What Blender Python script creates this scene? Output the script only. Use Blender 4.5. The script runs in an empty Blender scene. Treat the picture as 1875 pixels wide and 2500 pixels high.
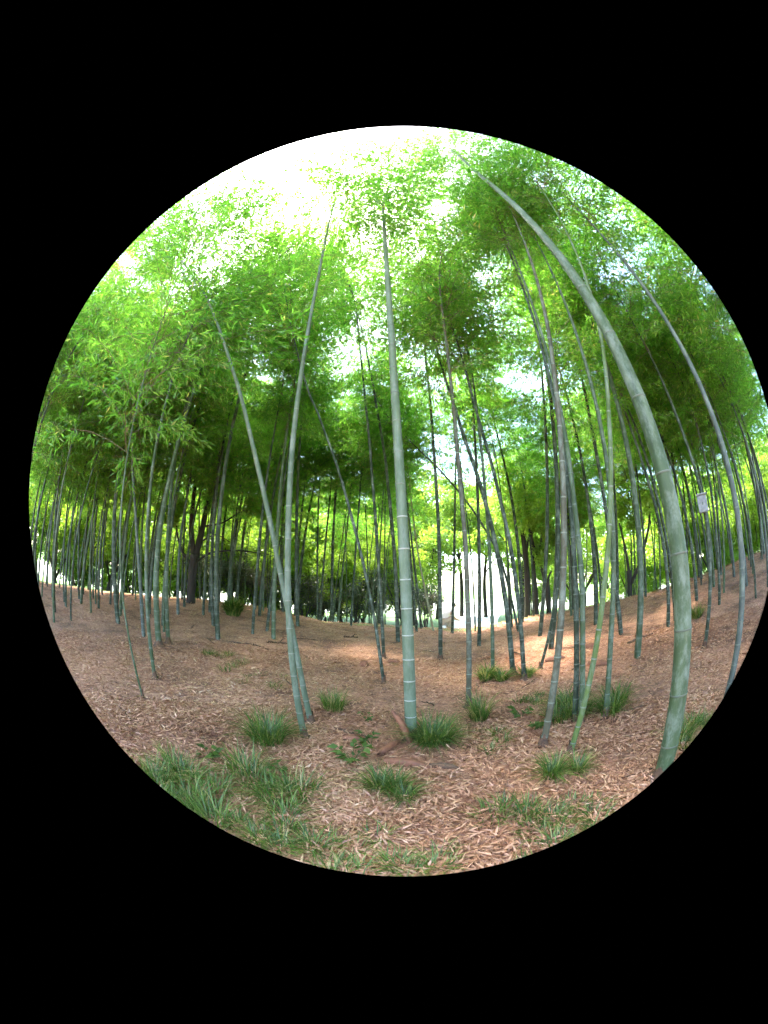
import bpy, math, random
import numpy as np
from mathutils import Vector, Matrix, Quaternion

# ------------------------------------------------------------------ camera
sc = bpy.context.scene
col = sc.collection
R = math.radians
CAM_H = 1.5
cam = bpy.data.cameras.new('camera')
cam_o = bpy.data.objects.new('camera', cam)
col.objects.link(cam_o)
sc.camera = cam_o
cam_o.location = (0, 0, CAM_H)
cam_o.rotation_euler = (R(90 + 15), 0, 0)
cam.type = 'PANO'                          # the photograph was taken through a circular fisheye lens
cam.panorama_type = 'FISHEYE_EQUISOLID'
cam.sensor_fit = 'HORIZONTAL'
cam.sensor_width = 36
cam.fisheye_lens = 16.14
cam.fisheye_fov = R(132)
cam.shift_x = -0.0262
cam.shift_y = -0.0104
cam.clip_start = 0.02
cam.clip_end = 3000

# ------------------------------------------------------------------ sky, sun, exposure
SUN_AZ, SUN_EL = -32.0, 66.0
world = bpy.data.worlds.new('World')
sc.world = world
world.use_nodes = True
wn = world.node_tree
sky = wn.nodes.new('ShaderNodeTexSky')
sky.sky_type = 'NISHITA'
sky.sun_disc = False
sky.sun_elevation = R(SUN_EL)
sky.sun_rotation = R(SUN_AZ)
sky.dust_density = 2.0
sky.air_density = 1.0
sky.ozone_density = 1.0
wn.links.new(sky.outputs[0], wn.nodes['Background'].inputs[0])
wn.nodes['Background'].inputs[1].default_value = 0.15
sun = bpy.data.lights.new('sun', 'SUN')
sun.energy = 2.8
sun.angle = R(8)
sun.color = (1.0, 0.95, 0.86)
sun_o = bpy.data.objects.new('sun', sun)
col.objects.link(sun_o)
sd = Vector((math.sin(R(SUN_AZ)) * math.cos(R(SUN_EL)), math.cos(R(SUN_AZ)) * math.cos(R(SUN_EL)), math.sin(R(SUN_EL))))
sun_o.rotation_euler = sd.to_track_quat('Z', 'Y').to_euler()
sun_o.location = sd * 60
vs = sc.view_settings
vs.view_transform = 'Standard'
vs.look = 'None'
vs.gamma = 1
vs.use_curve_mapping = False
vs.exposure = 3.75
sc.render.engine = 'CYCLES'
cy = sc.cycles
cy.max_bounces = 9
cy.diffuse_bounces = 6
cy.glossy_bounces = 2
cy.transmission_bounces = 6
cy.transparent_max_bounces = 4
cy.caustics_reflective = False
cy.caustics_refractive = False
cy.sample_clamp_indirect = 6
cy.use_denoising = True
cy.use_adaptive_sampling = True
cy.adaptive_threshold = 0.04
sc.render.image_settings.color_mode = 'RGB'
CULMS = [
 ('big', 0.135, 8.5, 'g', 'thickest bamboo, grey green, bowing up over the right side of the grove', [(1.73, 1.55, 0.0), (1.71, 1.57, 0.94), (1.69, 1.59, 1.68), (1.66, 1.62, 2.39), (1.62, 1.66, 3.27), (1.57, 1.73, 4.38), (1.47, 1.84, 5.92), (1.31, 2.02, 7.95)]),
 ('ctr', 0.117, 7.0, 'w', 'thick grey green bamboo with white node rings in the middle of the grove', [(0.07, 3.24, 0.0), (0.03, 3.24, 1.18), (-0.01, 3.24, 2.04), (-0.05, 3.24, 2.77), (-0.12, 3.24, 3.87), (-0.16, 3.24, 4.55), (-0.23, 3.25, 5.55), (-0.37, 3.25, 7.62)]),
 ('A', 0.066, 7.2, 'w', 'tall grey bamboo left of centre, front one of the crossing pair', [(-0.95, 3.04, 0.0), (-1.0, 3.02, 0.61), (-1.04, 3.01, 1.24), (-1.07, 3.0, 2.01), (-1.11, 2.99, 2.94), (-1.13, 2.98, 3.67), (-1.17, 2.97, 4.72), (-1.21, 2.95, 5.66), (-1.3, 2.93, 7.0)]),
 ('B', 0.064, 6.5, 'w', 'bamboo leaning far to the left, rear one of the crossing pair', [(-0.98, 3.42, 0.0), (-1.1, 3.39, 0.87), (-1.24, 3.35, 1.57), (-1.44, 3.29, 2.33), (-1.77, 3.2, 3.23), (-2.09, 3.11, 3.93), (-2.68, 2.94, 4.98), (-3.24, 2.78, 5.78), (-4.33, 2.46, 7.04)]),
 ('R2', 0.074, 6.5, 'b', 'blue grey bamboo at the right edge beyond the thickest bamboo', [(3.01, 1.97, 0.01), (3.04, 1.93, 0.57), (3.06, 1.9, 1.2), (3.07, 1.89, 1.98), (3.06, 1.9, 2.96), (3.03, 1.95, 4.38), (2.99, 2.01, 5.76)]),
 ('C1', 0.054, 5.5, 'd', 'thin bamboo leaning left, its foot just left of the thick central bamboo', [(-0.31, 5.25, 0.04), (-0.44, 5.24, 1.02), (-0.59, 5.23, 1.77), (-0.75, 5.22, 2.4), (-1.07, 5.21, 3.41), (-1.5, 5.18, 4.45), (-1.74, 5.17, 4.93)]),
 ('C2', 0.075, 6.5, 'd', 'thin straight dark bamboo standing behind the leaning one left of centre', [(-0.41, 6.95, 0.1), (-0.45, 6.95, 1.05), (-0.53, 6.94, 2.18), (-0.6, 6.94, 3.08), (-0.7, 6.93, 4.03), (-0.77, 6.93, 4.71), (-0.99, 6.91, 6.37), (-1.24, 6.9, 8.12)]),
 ('C3', 0.116, 6.0, 'd', 'thin dark bamboo close behind the left side of the thick central bamboo', [(-0.16, 9.02, 0.16), (-0.2, 9.02, 1.41), (-0.26, 9.02, 2.56), (-0.48, 9.01, 4.72), (-0.58, 9.01, 5.44), (-0.95, 9.0, 7.54)]),
 ('C4', 0.088, 6.0, 'd', 'straight dark green bamboo first to the right of the central one', [(0.73, 6.94, 0.06), (0.72, 6.94, 1.43), (0.71, 6.94, 2.69), (0.67, 6.95, 4.04), (0.64, 6.95, 4.91), (0.62, 6.95, 5.61), (0.55, 6.96, 7.06)]),
 ('C5', 0.101, 5.5, 'd', 'thin dark bamboo with the crouching person at its foot', [(1.54, 11.05, 0.11), (1.59, 11.05, 1.77), (1.67, 11.03, 3.81), (1.76, 11.02, 5.53), (1.78, 11.02, 5.77)]),
 ('C6', 0.069, 6.0, 'n', 'brownish bamboo with pale rings rising from a small tuft right of centre', [(0.79, 4.12, 0.01), (0.78, 4.13, 0.83), (0.76, 4.13, 1.45), (0.75, 4.13, 2.05), (0.71, 4.14, 3.01), (0.69, 4.15, 4.01), (0.67, 4.15, 4.98)]),
 ('C7', 0.068, 5.0, 'g', 'slim green bamboo in front of the white glare at the path', [(1.45, 5.51, 0.06), (1.42, 5.52, 1.41), (1.4, 5.52, 2.44), (1.39, 5.53, 3.08)]),
 ('C8', 0.091, 5.0, 'd', 'dark bamboo leaning left with its foot in the dark low tuft', [(1.73, 5.28, 0.08), (1.63, 5.32, 1.1), (1.51, 5.36, 2.0), (1.38, 5.4, 2.77), (1.23, 5.45, 3.5), (1.06, 5.5, 4.21)]),
 ('C9', 0.074, 5.5, 'd', 'dark bamboo leaning left just right of the dark low tuft', [(1.78, 4.87, 0.07), (1.7, 4.89, 1.02), (1.6, 4.93, 2.05), (1.49, 4.97, 2.82), (1.38, 5.01, 3.58), (1.31, 5.04, 3.99)]),
 ('C10', 0.061, 4.5, 'd', 'thread thin bamboo seen against the left part of the white glare', [(2.31, 11.12, 0.15), (2.25, 11.14, 1.76), (2.18, 11.15, 2.99), (2.11, 11.16, 3.83)]),
 ('C11', 0.123, 5.0, 'd', 'dark bamboo beside the double tree trunk, right of the white glare', [(3.59, 10.12, 0.39), (3.54, 10.14, 2.43), (3.45, 10.17, 4.01), (3.33, 10.21, 5.26), (3.2, 10.26, 6.37)]),
 ('C12', 0.075, 4.0, 'd', 'thin bamboo slanting strongly left across the others, right of centre', [(2.99, 8.74, 0.32), (2.59, 8.88, 2.2), (2.18, 9.02, 3.17), (1.68, 9.19, 4.05), (1.07, 9.4, 4.93), (0.58, 9.57, 5.54)]),
 ('C13', 0.114, 5.0, 'd', 'dark upright bamboo at the left end of the bright lawn edge', [(-2.66, 12.73, 0.25), (-2.69, 12.72, 1.79), (-2.7, 12.72, 3.67), (-2.67, 12.72, 4.89)]),
 ('C14', 0.072, 4.5, 'd', 'thin bamboo between the dark upright one and the leaning thin one, left of centre', [(-1.8, 11.74, 0.28), (-1.73, 11.75, 1.79), (-1.61, 11.77, 4.18)]),
 ('C15', 0.088, 4.5, 'd', 'thin bamboo half hidden at the right edge of the central bamboo', [(0.39, 10.81, 0.17), (0.26, 10.82, 1.79), (0.09, 10.82, 3.97)]),
 ('C16', 0.096, 4.5, 'd', 'thin bamboo leaning left a hand right of the central bamboo', [(0.59, 11.91, 0.17), (0.42, 11.91, 1.82), (0.16, 11.93, 4.22)]),
 ('C17', 0.076, 3.5, 'y', 'pale dry thin bamboo leaning left between two dark ones right of centre', [(0.95, 11.28, 0.15), (0.67, 11.3, 1.59), (0.53, 11.32, 2.33)]),
 ('D1', 0.066, 5.5, 'n', 'brownish bamboo on the right whose foot tilts out to the left', [(1.22, 2.69, 0.0), (1.28, 2.67, 0.88), (1.35, 2.64, 1.93), (1.46, 2.59, 3.13), (1.54, 2.55, 3.85), (1.58, 2.54, 4.17)]),
 ('D2', 0.063, 5.5, 'd', 'dark bamboo, left one of two standing side by side in the big tuft', [(1.72, 3.05, 0.01), (1.68, 3.07, 1.01), (1.67, 3.07, 1.75), (1.69, 3.07, 2.65)]),
 ('D3', 0.061, 6.0, 'g', 'green bamboo, right one of two standing side by side in the big tuft', [(1.74, 2.95, 0.0), (1.7, 2.97, 0.89), (1.69, 2.97, 1.5), (1.68, 2.98, 2.29), (1.69, 2.97, 2.91)]),
 ('D4', 0.051, 6.0, 'l', 'bright light green bamboo slanting right out of the litter on the right', [(1.37, 2.42, 0.0), (1.47, 2.36, 0.89), (1.55, 2.32, 1.53), (1.68, 2.25, 2.36), (1.78, 2.19, 2.97), (1.88, 2.13, 3.5)]),
 ('D5', 0.061, 6.0, 'g', 'straight green bamboo at the right side of the big tuft', [(2.03, 2.92, 0.01), (2.02, 2.93, 0.77), (2.04, 2.92, 1.34), (2.08, 2.89, 2.08)]),
 ('D6', 0.1, 5.5, 'd', 'dark bamboo behind the big tuft, curving left as it rises', [(4.17, 5.67, 0.35), (4.12, 5.71, 0.93), (4.06, 5.75, 1.66), (4.03, 5.78, 2.41), (4.01, 5.79, 3.7), (4.03, 5.78, 4.7), (4.12, 5.71, 6.64), (4.19, 5.66, 7.62)]),
 ('D7', 0.055, 4.5, 'd', 'thin bamboo slanting right behind the brownish one on the right', [(2.22, 5.29, 0.12), (2.35, 5.24, 0.73), (2.53, 5.16, 1.74), (2.63, 5.12, 2.34), (2.69, 5.1, 2.75)]),
 ('D8', 0.087, 5.0, 'd', 'dark bamboo on the crest just left of the thickest bamboo', [(5.0, 5.07, 0.41), (5.0, 5.07, 1.03), (4.97, 5.09, 1.88), (4.91, 5.16, 2.86), (4.85, 5.22, 3.54)]),
 ('E2', 0.085, 5.0, 'd', 'dark bamboo running along the left side of the thickest bamboo', [(5.33, 5.17, 0.46), (5.28, 5.22, 1.37), (5.21, 5.29, 2.51), (5.15, 5.35, 3.47), (5.09, 5.41, 4.39), (5.04, 5.47, 5.1)]),
 ('E3', 0.093, 5.0, 'd', 'dark bamboo just right of the thickest bamboo', [(6.59, 5.59, 0.69), (6.56, 5.62, 1.51), (6.51, 5.68, 2.56), (6.47, 5.73, 3.37), (6.41, 5.8, 4.11), (6.35, 5.87, 4.86)]),
 ('E4', 0.07, 5.0, 'd', 'dark bamboo below the pale box, between the thickest and the blue grey one', [(4.49, 3.57, 0.22), (4.53, 3.52, 1.04), (4.55, 3.5, 1.8), (4.54, 3.51, 2.66), (4.5, 3.57, 3.62)]),
 ('E5', 0.074, 4.5, 'd', 'thin bamboo left of the blue grey one at the right edge', [(6.3, 4.6, 0.59), (6.3, 4.59, 1.64), (6.31, 4.58, 2.32), (6.34, 4.55, 3.26)]),
 ('E7', 0.126, 5.0, 'b', 'grey bamboo at the very right edge of the view', [(10.35, 5.37, 1.37), (10.34, 5.38, 2.36), (10.35, 5.37, 3.71), (10.39, 5.3, 5.32)]),
 ('A1', 0.06, 4.5, 'g', 'green bamboo reaching lowest into the litter at the left thicket', [(-3.33, 3.62, 0.05), (-3.37, 3.58, 0.96), (-3.4, 3.55, 1.63), (-3.44, 3.52, 2.29), (-3.48, 3.48, 2.98)]),
 ('A2', 0.089, 4.5, 'b', 'blue grey bamboo left of the lowest standing one in the left thicket', [(-5.08, 5.25, 0.2), (-5.11, 5.22, 0.94), (-5.17, 5.15, 1.67), (-5.31, 5.02, 2.62), (-5.52, 4.82, 3.6)]),
 ('A3', 0.028, 3.0, 'g', 'spindly young bamboo leaning left, nearest of the left thicket', [(-2.93, 2.9, 0.02), (-3.0, 2.82, 0.74), (-3.05, 2.78, 1.15)]),
 ('A4', 0.126, 5.0, 'g', 'thickest green bamboo of the left thicket', [(-4.39, 4.98, 0.16), (-4.42, 4.95, 1.03), (-4.43, 4.94, 1.7), (-4.43, 4.95, 2.39), (-4.4, 4.97, 3.34)]),
 ('A5', 0.093, 5.0, 'g', 'bamboo touching the right side of the thickest one in the left thicket', [(-4.39, 5.28, 0.19), (-4.4, 5.26, 1.05), (-4.43, 5.24, 1.97), (-4.46, 5.21, 2.68), (-4.51, 5.17, 3.54)]),
 ('A6', 0.122, 4.5, 'd', 'dark bamboo at the left end of the near left thicket', [(-6.15, 5.43, 0.24), (-6.24, 5.32, 1.58), (-6.3, 5.25, 2.39), (-6.36, 5.19, 3.2)]),
 ('A7', 0.098, 4.5, 'b', 'blue grey bamboo standing left of the forked dark tree', [(-5.97, 7.67, 0.46), (-5.99, 7.66, 1.56), (-5.99, 7.65, 2.4), (-5.97, 7.67, 3.42)]),
 ('A9', 0.079, 4.0, 'd', 'first thin bamboo to the right of the forked dark tree', [(-5.41, 8.17, 0.49), (-5.39, 8.19, 1.66), (-5.36, 8.2, 3.03)]),
 ('A10', 0.083, 4.5, 'd', 'second thin bamboo to the right of the forked dark tree', [(-5.49, 8.64, 0.54), (-5.49, 8.64, 2.4), (-5.49, 8.64, 4.24)]),
 ('A11', 0.125, 4.5, 'd', 'third thin bamboo to the right of the forked dark tree', [(-6.79, 11.37, 0.71), (-6.77, 11.38, 2.71), (-6.76, 11.39, 4.61)]),
 ('B4', 0.14, 5.0, 'd', 'left one of two dark bamboos rising behind the round dark tuft', [(-6.28, 11.38, 0.7), (-6.25, 11.4, 2.96), (-6.11, 11.48, 4.87), (-5.94, 11.57, 6.26)]),
 ('B5', 0.123, 4.5, 'd', 'right one of two dark bamboos rising behind the round dark tuft', [(-6.07, 11.49, 0.7), (-5.95, 11.56, 3.23), (-5.83, 11.62, 5.41)]),
 ('B6', 0.077, 4.5, 'd', 'slim bamboo right of the round dark tuft, left one of three', [(-3.45, 7.35, 0.36), (-3.4, 7.37, 1.18), (-3.37, 7.39, 2.04), (-3.34, 7.4, 3.22)]),
 ('B7', 0.081, 4.5, 'd', 'slim bamboo right of the round dark tuft, middle one of three', [(-3.3, 7.88, 0.39), (-3.2, 7.92, 1.34), (-3.15, 7.94, 2.11), (-3.11, 7.96, 3.03)]),
 ('B8', 0.105, 4.5, 'g', 'stout bamboo right of the round dark tuft, right one of three', [(-2.87, 7.23, 0.3), (-2.85, 7.24, 1.78), (-2.85, 7.24, 2.61), (-2.86, 7.23, 3.62)]),
 ('B9', 0.131, 5.0, 'd', 'dark bamboo just left of the tall grey front one of the crossing pair', [(-4.46, 12.21, 0.55), (-4.56, 12.18, 2.44), (-4.6, 12.16, 3.85), (-4.63, 12.15, 6.33)]),
 ('B10', 0.123, 5.0, 'd', 'dark bamboo leaning right, just right of the crossing pair', [(-3.95, 12.39, 0.46), (-3.83, 12.42, 2.5), (-3.65, 12.48, 4.41), (-3.42, 12.56, 6.19)]),
 ('B11', 0.096, 4.5, 'd', 'thin bamboo behind the right side of the crossing pair', [(-4.03, 12.36, 0.47), (-3.95, 12.39, 3.19), (-3.88, 12.41, 5.38)]),
 ('B12', 0.088, 4.5, 'd', 'thin upright bamboo left of a close couple left of centre', [(-3.19, 12.6, 0.31), (-3.26, 12.59, 3.0), (-3.31, 12.57, 4.93)]),
 ('B13', 0.096, 4.5, 'd', 'thin bamboo leaning right out of the same spot as an upright one', [(-3.12, 12.62, 0.3), (-2.98, 12.65, 3.02), (-2.91, 12.67, 4.46)]),
 ('B14', 0.131, 4.5, 'd', 'straight bamboo on the left lawn edge, in line with the dark shrubs', [(-2.69, 12.72, 0.25), (-2.69, 12.72, 3.03), (-2.69, 12.72, 4.96)]),
 ('B15', 0.088, 4.5, 'g', 'pale thin bamboo leaning right in front of the dark shrubs', [(-2.46, 12.76, 0.24), (-2.28, 12.8, 2.58), (-2.17, 12.82, 4.01)]),
 ('B16', 0.079, 4.5, 'd', 'thin bamboo at the lawn edge in front of the rightmost dark shrub left of centre', [(-1.78, 11.56, 0.28), (-1.69, 11.58, 2.06), (-1.61, 11.59, 3.77)]),
]

# ------------------------------------------------------------------ helpers
def mesh_np(name, verts, quads=None, tris=None, mat=None, attrs=None, smooth=False, fattrs=None):
    me = bpy.data.meshes.new(name)
    verts = np.ascontiguousarray(verts, dtype=np.float32).reshape(-1, 3)
    polys = []
    loops = []
    nq = 0 if quads is None else len(quads)
    nt = 0 if tris is None else len(tris)
    if nq:
        loops.append(np.asarray(quads, dtype=np.int32).ravel())
    if nt:
        loops.append(np.asarray(tris, dtype=np.int32).ravel())
    loops = np.concatenate(loops)
    starts = np.concatenate([np.arange(nq) * 4, nq * 4 + np.arange(nt) * 3]).astype(np.int32)
    me.vertices.add(len(verts))
    me.vertices.foreach_set('co', verts.ravel())
    me.loops.add(len(loops))
    me.loops.foreach_set('vertex_index', loops)
    me.polygons.add(nq + nt)
    me.polygons.foreach_set('loop_start', starts)
    if smooth:
        me.polygons.foreach_set('use_smooth', np.ones(nq + nt, dtype=bool))
    me.update(calc_edges=True)
    me.validate()
    for k, v in (attrs or {}).items():
        a = me.attributes.new(k, 'FLOAT', 'POINT')
        a.data.foreach_set('value', np.ascontiguousarray(v, dtype=np.float32))
    for k, v in (fattrs or {}).items():
        a = me.attributes.new(k, 'FLOAT', 'FACE')
        a.data.foreach_set('value', np.ascontiguousarray(v, dtype=np.float32))
    if mat:
        me.materials.append(mat)
    return me

def link(name, me, parent=None, loc=None):
    o = bpy.data.objects.new(name, me)
    col.objects.link(o)
    if parent is not None:
        o.parent = parent
    if loc is not None:
        o.location = loc
    return o

def tag(o, label=None, cat=None, group=None, kind=None):
    if label: o['label'] = label
    if cat: o['category'] = cat
    if group: o['group'] = group
    if kind: o['kind'] = kind
    return o

def tube(pts, rad, sides=8, cap=True):
    """verts, quads, tris of a tapered tube along a polyline"""
    pts = np.asarray(pts, float)
    n = len(pts)
    rad = np.broadcast_to(np.asarray(rad, float), (n,))
    t = np.gradient(pts, axis=0)
    t /= np.linalg.norm(t, axis=1)[:, None] + 1e-12
    ref = np.array([1.0, 0, 0]) if abs(t[0][0]) < .8 else np.array([0, 1.0, 0])
    a = ref - t * (t @ ref)[:, None]
    a /= np.linalg.norm(a, axis=1)[:, None] + 1e-12
    b = np.cross(t, a)
    ang = np.arange(sides) * 2 * np.pi / sides
    v = pts[:, None] + rad[:, None, None] * (np.cos(ang)[None, :, None] * a[:, None] + np.sin(ang)[None, :, None] * b[:, None])
    v = v.reshape(-1, 3)
    i = np.arange(n - 1)[:, None] * sides
    j = np.arange(sides)[None]
    k = (j + 1) % sides
    q = np.stack([i + j, i + k, i + sides + k, i + sides + j], -1).reshape(-1, 4)
    tr = None
    if cap:
        v = np.vstack([v, pts[:1], pts[-1:]])
        c0, c1 = n * sides, n * sides + 1
        jj = np.arange(sides); kk = (jj + 1) % sides
        tr = np.vstack([np.stack([np.full(sides, c0), kk, jj], -1),
                        np.stack([np.full(sides, c1), (n - 1) * sides + jj, (n - 1) * sides + kk], -1)])
    return v, q, tr

class Acc:
    """collects shapes for ONE mesh"""
    def __init__(s): s.v = []; s.q = []; s.t = []; s.n = 0
    def add(s, v, q=None, t=None):
        s.v.append(v)
        if q is not None: s.q.append(np.asarray(q) + s.n)
        if t is not None: s.t.append(np.asarray(t) + s.n)
        s.n += len(v)
    def mesh(s, name, mat, smooth=True, **kw):
        return mesh_np(name, np.vstack(s.v), np.vstack(s.q) if s.q else None, np.vstack(s.t) if s.t else None, mat, smooth=smooth, **kw)

def spline(pts, n):
    """Catmull-Rom resample to n points"""
    p = np.asarray(pts, float)
    if len(p) == 2:
        return p[0] + (p[1] - p[0]) * np.linspace(0, 1, n)[:, None]
    pp = np.vstack([2 * p[0] - p[1], p, 2 * p[-1] - p[-2]])
    d = np.r_[0, np.cumsum(np.linalg.norm(np.diff(p, axis=0), axis=1))]
    u = np.linspace(0, d[-1], n)
    out = []
    for x in u:
        i = min(np.searchsorted(d, x, side='right') - 1, len(p) - 2)
        f = (x - d[i]) / max(d[i + 1] - d[i], 1e-9)
        a, b, c, e = pp[i], pp[i + 1], pp[i + 2], pp[i + 3]
        out.append(.5 * (2 * b + (c - a) * f + (2 * a - 5 * b + 4 * c - e) * f * f + (3 * b - a - 3 * c + e) * f ** 3))
    return np.array(out)

def unit(v):
    return v / (np.linalg.norm(v, axis=-1, keepdims=True) + 1e-12)

# ------------------------------------------------------------------ materials
def new_mat(name):
    m = bpy.data.materials.new(name)
    m.use_nodes = True
    nt = m.node_tree
    nt.nodes.clear()
    out = nt.nodes.new('ShaderNodeOutputMaterial')
    return m, nt, out

def nd(nt, t, **kw):
    n = nt.nodes.new(t)
    for k, v in kw.items():
        setattr(n, k, v)
    return n

def ramp(nt, stops, fac=None):
    r = nd(nt, 'ShaderNodeValToRGB')
    e = r.color_ramp.elements
    while len(e) < len(stops): e.new(0.5)
    for el, (p, c) in zip(e, stops):
        el.position = p
        el.color = (*c, 1)
    if fac is not None: nt.links.new(fac, r.inputs[0])
    return r

def noise(nt, scale, detail=4, rough=.6, vec=None):
    n = nd(nt, 'ShaderNodeTexNoise')
    n.inputs['Scale'].default_value = scale
    n.inputs['Detail'].default_value = detail
    n.inputs['Roughness'].default_value = rough
    if vec is not None: nt.links.new(vec, n.inputs['Vector'])
    return n

def leaf_mat(name, stops, trans, tmix=.5, gloss=.04, jitter=.25):
    m, nt, out = new_mat(name)
    at = nd(nt, 'ShaderNodeAttribute', attribute_name='v')
    oi = nd(nt, 'ShaderNodeObjectInfo')
    mx = nd(nt, 'ShaderNodeMath', operation='MULTIPLY_ADD')
    nt.links.new(oi.outputs['Random'], mx.inputs[0])
    mx.inputs[1].default_value = jitter
    nt.links.new(at.outputs['Fac'], mx.inputs[2])
    sb = nd(nt, 'ShaderNodeMath', operation='SUBTRACT')
    nt.links.new(mx.outputs[0], sb.inputs[0]); sb.inputs[1].default_value = jitter / 2
    r = ramp(nt, stops, sb.outputs[0])
    df = nd(nt, 'ShaderNodeBsdfDiffuse')
    tl = nd(nt, 'ShaderNodeBsdfTranslucent')
    nt.links.new(r.outputs[0], df.inputs[0])
    mul = nd(nt, 'ShaderNodeMix', data_type='RGBA', blend_type='MULTIPLY')
    mul.inputs[0].default_value = 1
    nt.links.new(r.outputs[0], mul.inputs[6])
    mul.inputs[7].default_value = (*trans, 1)
    nt.links.new(mul.outputs[2], tl.inputs[0])
    ms = nd(nt, 'ShaderNodeMixShader'); ms.inputs[0].default_value = tmix
    nt.links.new(df.outputs[0], ms.inputs[1]); nt.links.new(tl.outputs[0], ms.inputs[2])
    gl = nd(nt, 'ShaderNodeBsdfGlossy'); gl.inputs['Roughness'].default_value = .45
    m2 = nd(nt, 'ShaderNodeMixShader'); m2.inputs[0].default_value = gloss
    nt.links.new(ms.outputs[0], m2.inputs[1]); nt.links.new(gl.outputs[0], m2.inputs[2])
    nt.links.new(m2.outputs[0], out.inputs[0])
    return m

M = {}
M['bamboo_leaf'] = leaf_mat('bamboo_leaf', [(0, (.05, .14, .02)), (.35, (.108, .235, .032)), (.7, (.185, .335, .05)), (.93, (.29, .42, .08)), (1, (.45, .36, .12))], (1.5, 1.8, 1.0), .66)
M['tree_leaf'] = leaf_mat('tree_leaf', [(0, (.10, .19, .03)), (.5, (.20, .33, .05)), (1, (.34, .45, .09))], (1.6, 1.5, .8), .6)
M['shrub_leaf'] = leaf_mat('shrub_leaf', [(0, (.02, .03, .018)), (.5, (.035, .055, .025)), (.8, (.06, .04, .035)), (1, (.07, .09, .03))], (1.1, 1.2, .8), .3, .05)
M['grass'] = leaf_mat('grass', [(0, (.04, .08, .012)), (.5, (.085, .155, .02)), (.8, (.18, .25, .045)), (1, (.36, .29, .11))], (1.3, 1.3, .7), .4)
M['weed'] = leaf_mat('weed', [(0, (.06, .10, .015)), (.6, (.075, .125, .02)), (1, (.12, .17, .03))], (1.2, 1.3, .7), .35)
M['litter'] = leaf_mat('litter', [(0, (.10, .042, .02)), (.25, (.28, .12, .06)), (.5, (.50, .245, .128)), (.75, (.64, .355, .205)), (.92, (.68, .41, .19)), (1, (.72, .50, .34))], (1, .9, .8), .12, .05, 0)

def bark_mat(name, c1, c2, scale=8, bump=.5, stretch=(1, 1, .25), rough=.85):
    m, nt, out = new_mat(name)
    tc = nd(nt, 'ShaderNodeTexCoord')
    mp = nd(nt, 'ShaderNodeMapping'); mp.inputs['Scale'].default_value = stretch
    nt.links.new(tc.outputs['Object'], mp.inputs[0])
    n = noise(nt, scale, 6, .65, mp.outputs[0])
    r = ramp(nt, [(.3, c1), (.7, c2)], n.outputs[0])
    p = nd(nt, 'ShaderNodeBsdfPrincipled')
    p.inputs['Roughness'].default_value = rough
    nt.links.new(r.outputs[0], p.inputs['Base Color'])
    b = nd(nt, 'ShaderNodeBump'); b.inputs['Strength'].default_value = bump; b.inputs['Distance'].default_value = .02
    nt.links.new(n.outputs[0], b.inputs['Height']); nt.links.new(b.outputs[0], p.inputs['Normal'])
    nt.links.new(p.outputs[0], out.inputs[0])
    return m
M['bark'] = bark_mat('bark', (.014, .011, .009), (.05, .04, .032))
M['sheath'] = bark_mat('sheath', (.09, .03, .014), (.26, .095, .04), 14, .6, (1, 1, 1), .7)
M['rot'] = bark_mat('rot', (.03, .018, .012), (.17, .085, .04), 18, .8, (1, 1, 1), .9)
M['twig'] = bark_mat('twig', (.08, .06, .03), (.2, .17, .08), 20, .2, (1, 1, 1), .7)

def culm_material():
    m, nt, out = new_mat('culm')
    oi = nd(nt, 'ShaderNodeObjectInfo')
    tc = nd(nt, 'ShaderNodeTexCoord')
    mp = nd(nt, 'ShaderNodeMapping'); mp.inputs['Scale'].default_value = (1, 1, .12)
    nt.links.new(tc.outputs['Object'], mp.inputs[0])
    n = noise(nt, 14, 5, .7, mp.outputs[0])
    mp2 = nd(nt, 'ShaderNodeMapping'); mp2.inputs['Scale'].default_value = (1, 1, .45)
    nt.links.new(tc.outputs['Object'], mp2.inputs[0])
    n2 = noise(nt, 9, 8, .75, mp2.outputs[0])
    r = ramp(nt, [(.22, (.38, .42, .36)), (.42, (.85, .88, .82)), (.58, (1.1, 1.08, 1.0)), (.78, (1.6, 1.5, 1.35))], n.outputs[0])
    mul = nd(nt, 'ShaderNodeMix', data_type='RGBA', blend_type='MULTIPLY'); mul.inputs[0].default_value = 1
    nt.links.new(oi.outputs['Color'], mul.inputs[6]); nt.links.new(r.outputs[0], mul.inputs[7])
    # pale waxy bloom in patches
    r2 = ramp(nt, [(.46, (0, 0, 0)), (.56, (.35, .35, .35)), (.66, (.75, .75, .75))], n2.outputs[0])
    bl = nd(nt, 'ShaderNodeMix', data_type='RGBA')
    nt.links.new(r2.outputs[0], bl.inputs[0]); nt.links.new(mul.outputs[2], bl.inputs[6])
    bl.inputs[7].default_value = (.17, .20, .155, 1)
    # white ring under each node
    at = nd(nt, 'ShaderNodeAttribute', attribute_name='wax')
    wx = nd(nt, 'ShaderNodeMix', data_type='RGBA')
    nt.links.new(at.outputs['Fac'], wx.inputs[0]); nt.links.new(bl.outputs[2], wx.inputs[6])
    wx.inputs[7].default_value = (.55, .58, .52, 1)
    p = nd(nt, 'ShaderNodeBsdfPrincipled')
    p.inputs['Roughness'].default_value = .55
    p.inputs['Specular IOR Level'].default_value = .25
    nt.links.new(wx.outputs[2], p.inputs['Base Color'])
    b = nd(nt, 'ShaderNodeBump'); b.inputs['Strength'].default_value = .15; b.inputs['Distance'].default_value = .004
    nt.links.new(n.outputs[0], b.inputs['Height']); nt.links.new(b.outputs[0], p.inputs['Normal'])
    nt.links.new(p.outputs[0], out.inputs[0])
    return m
M['culm'] = culm_material()

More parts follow.
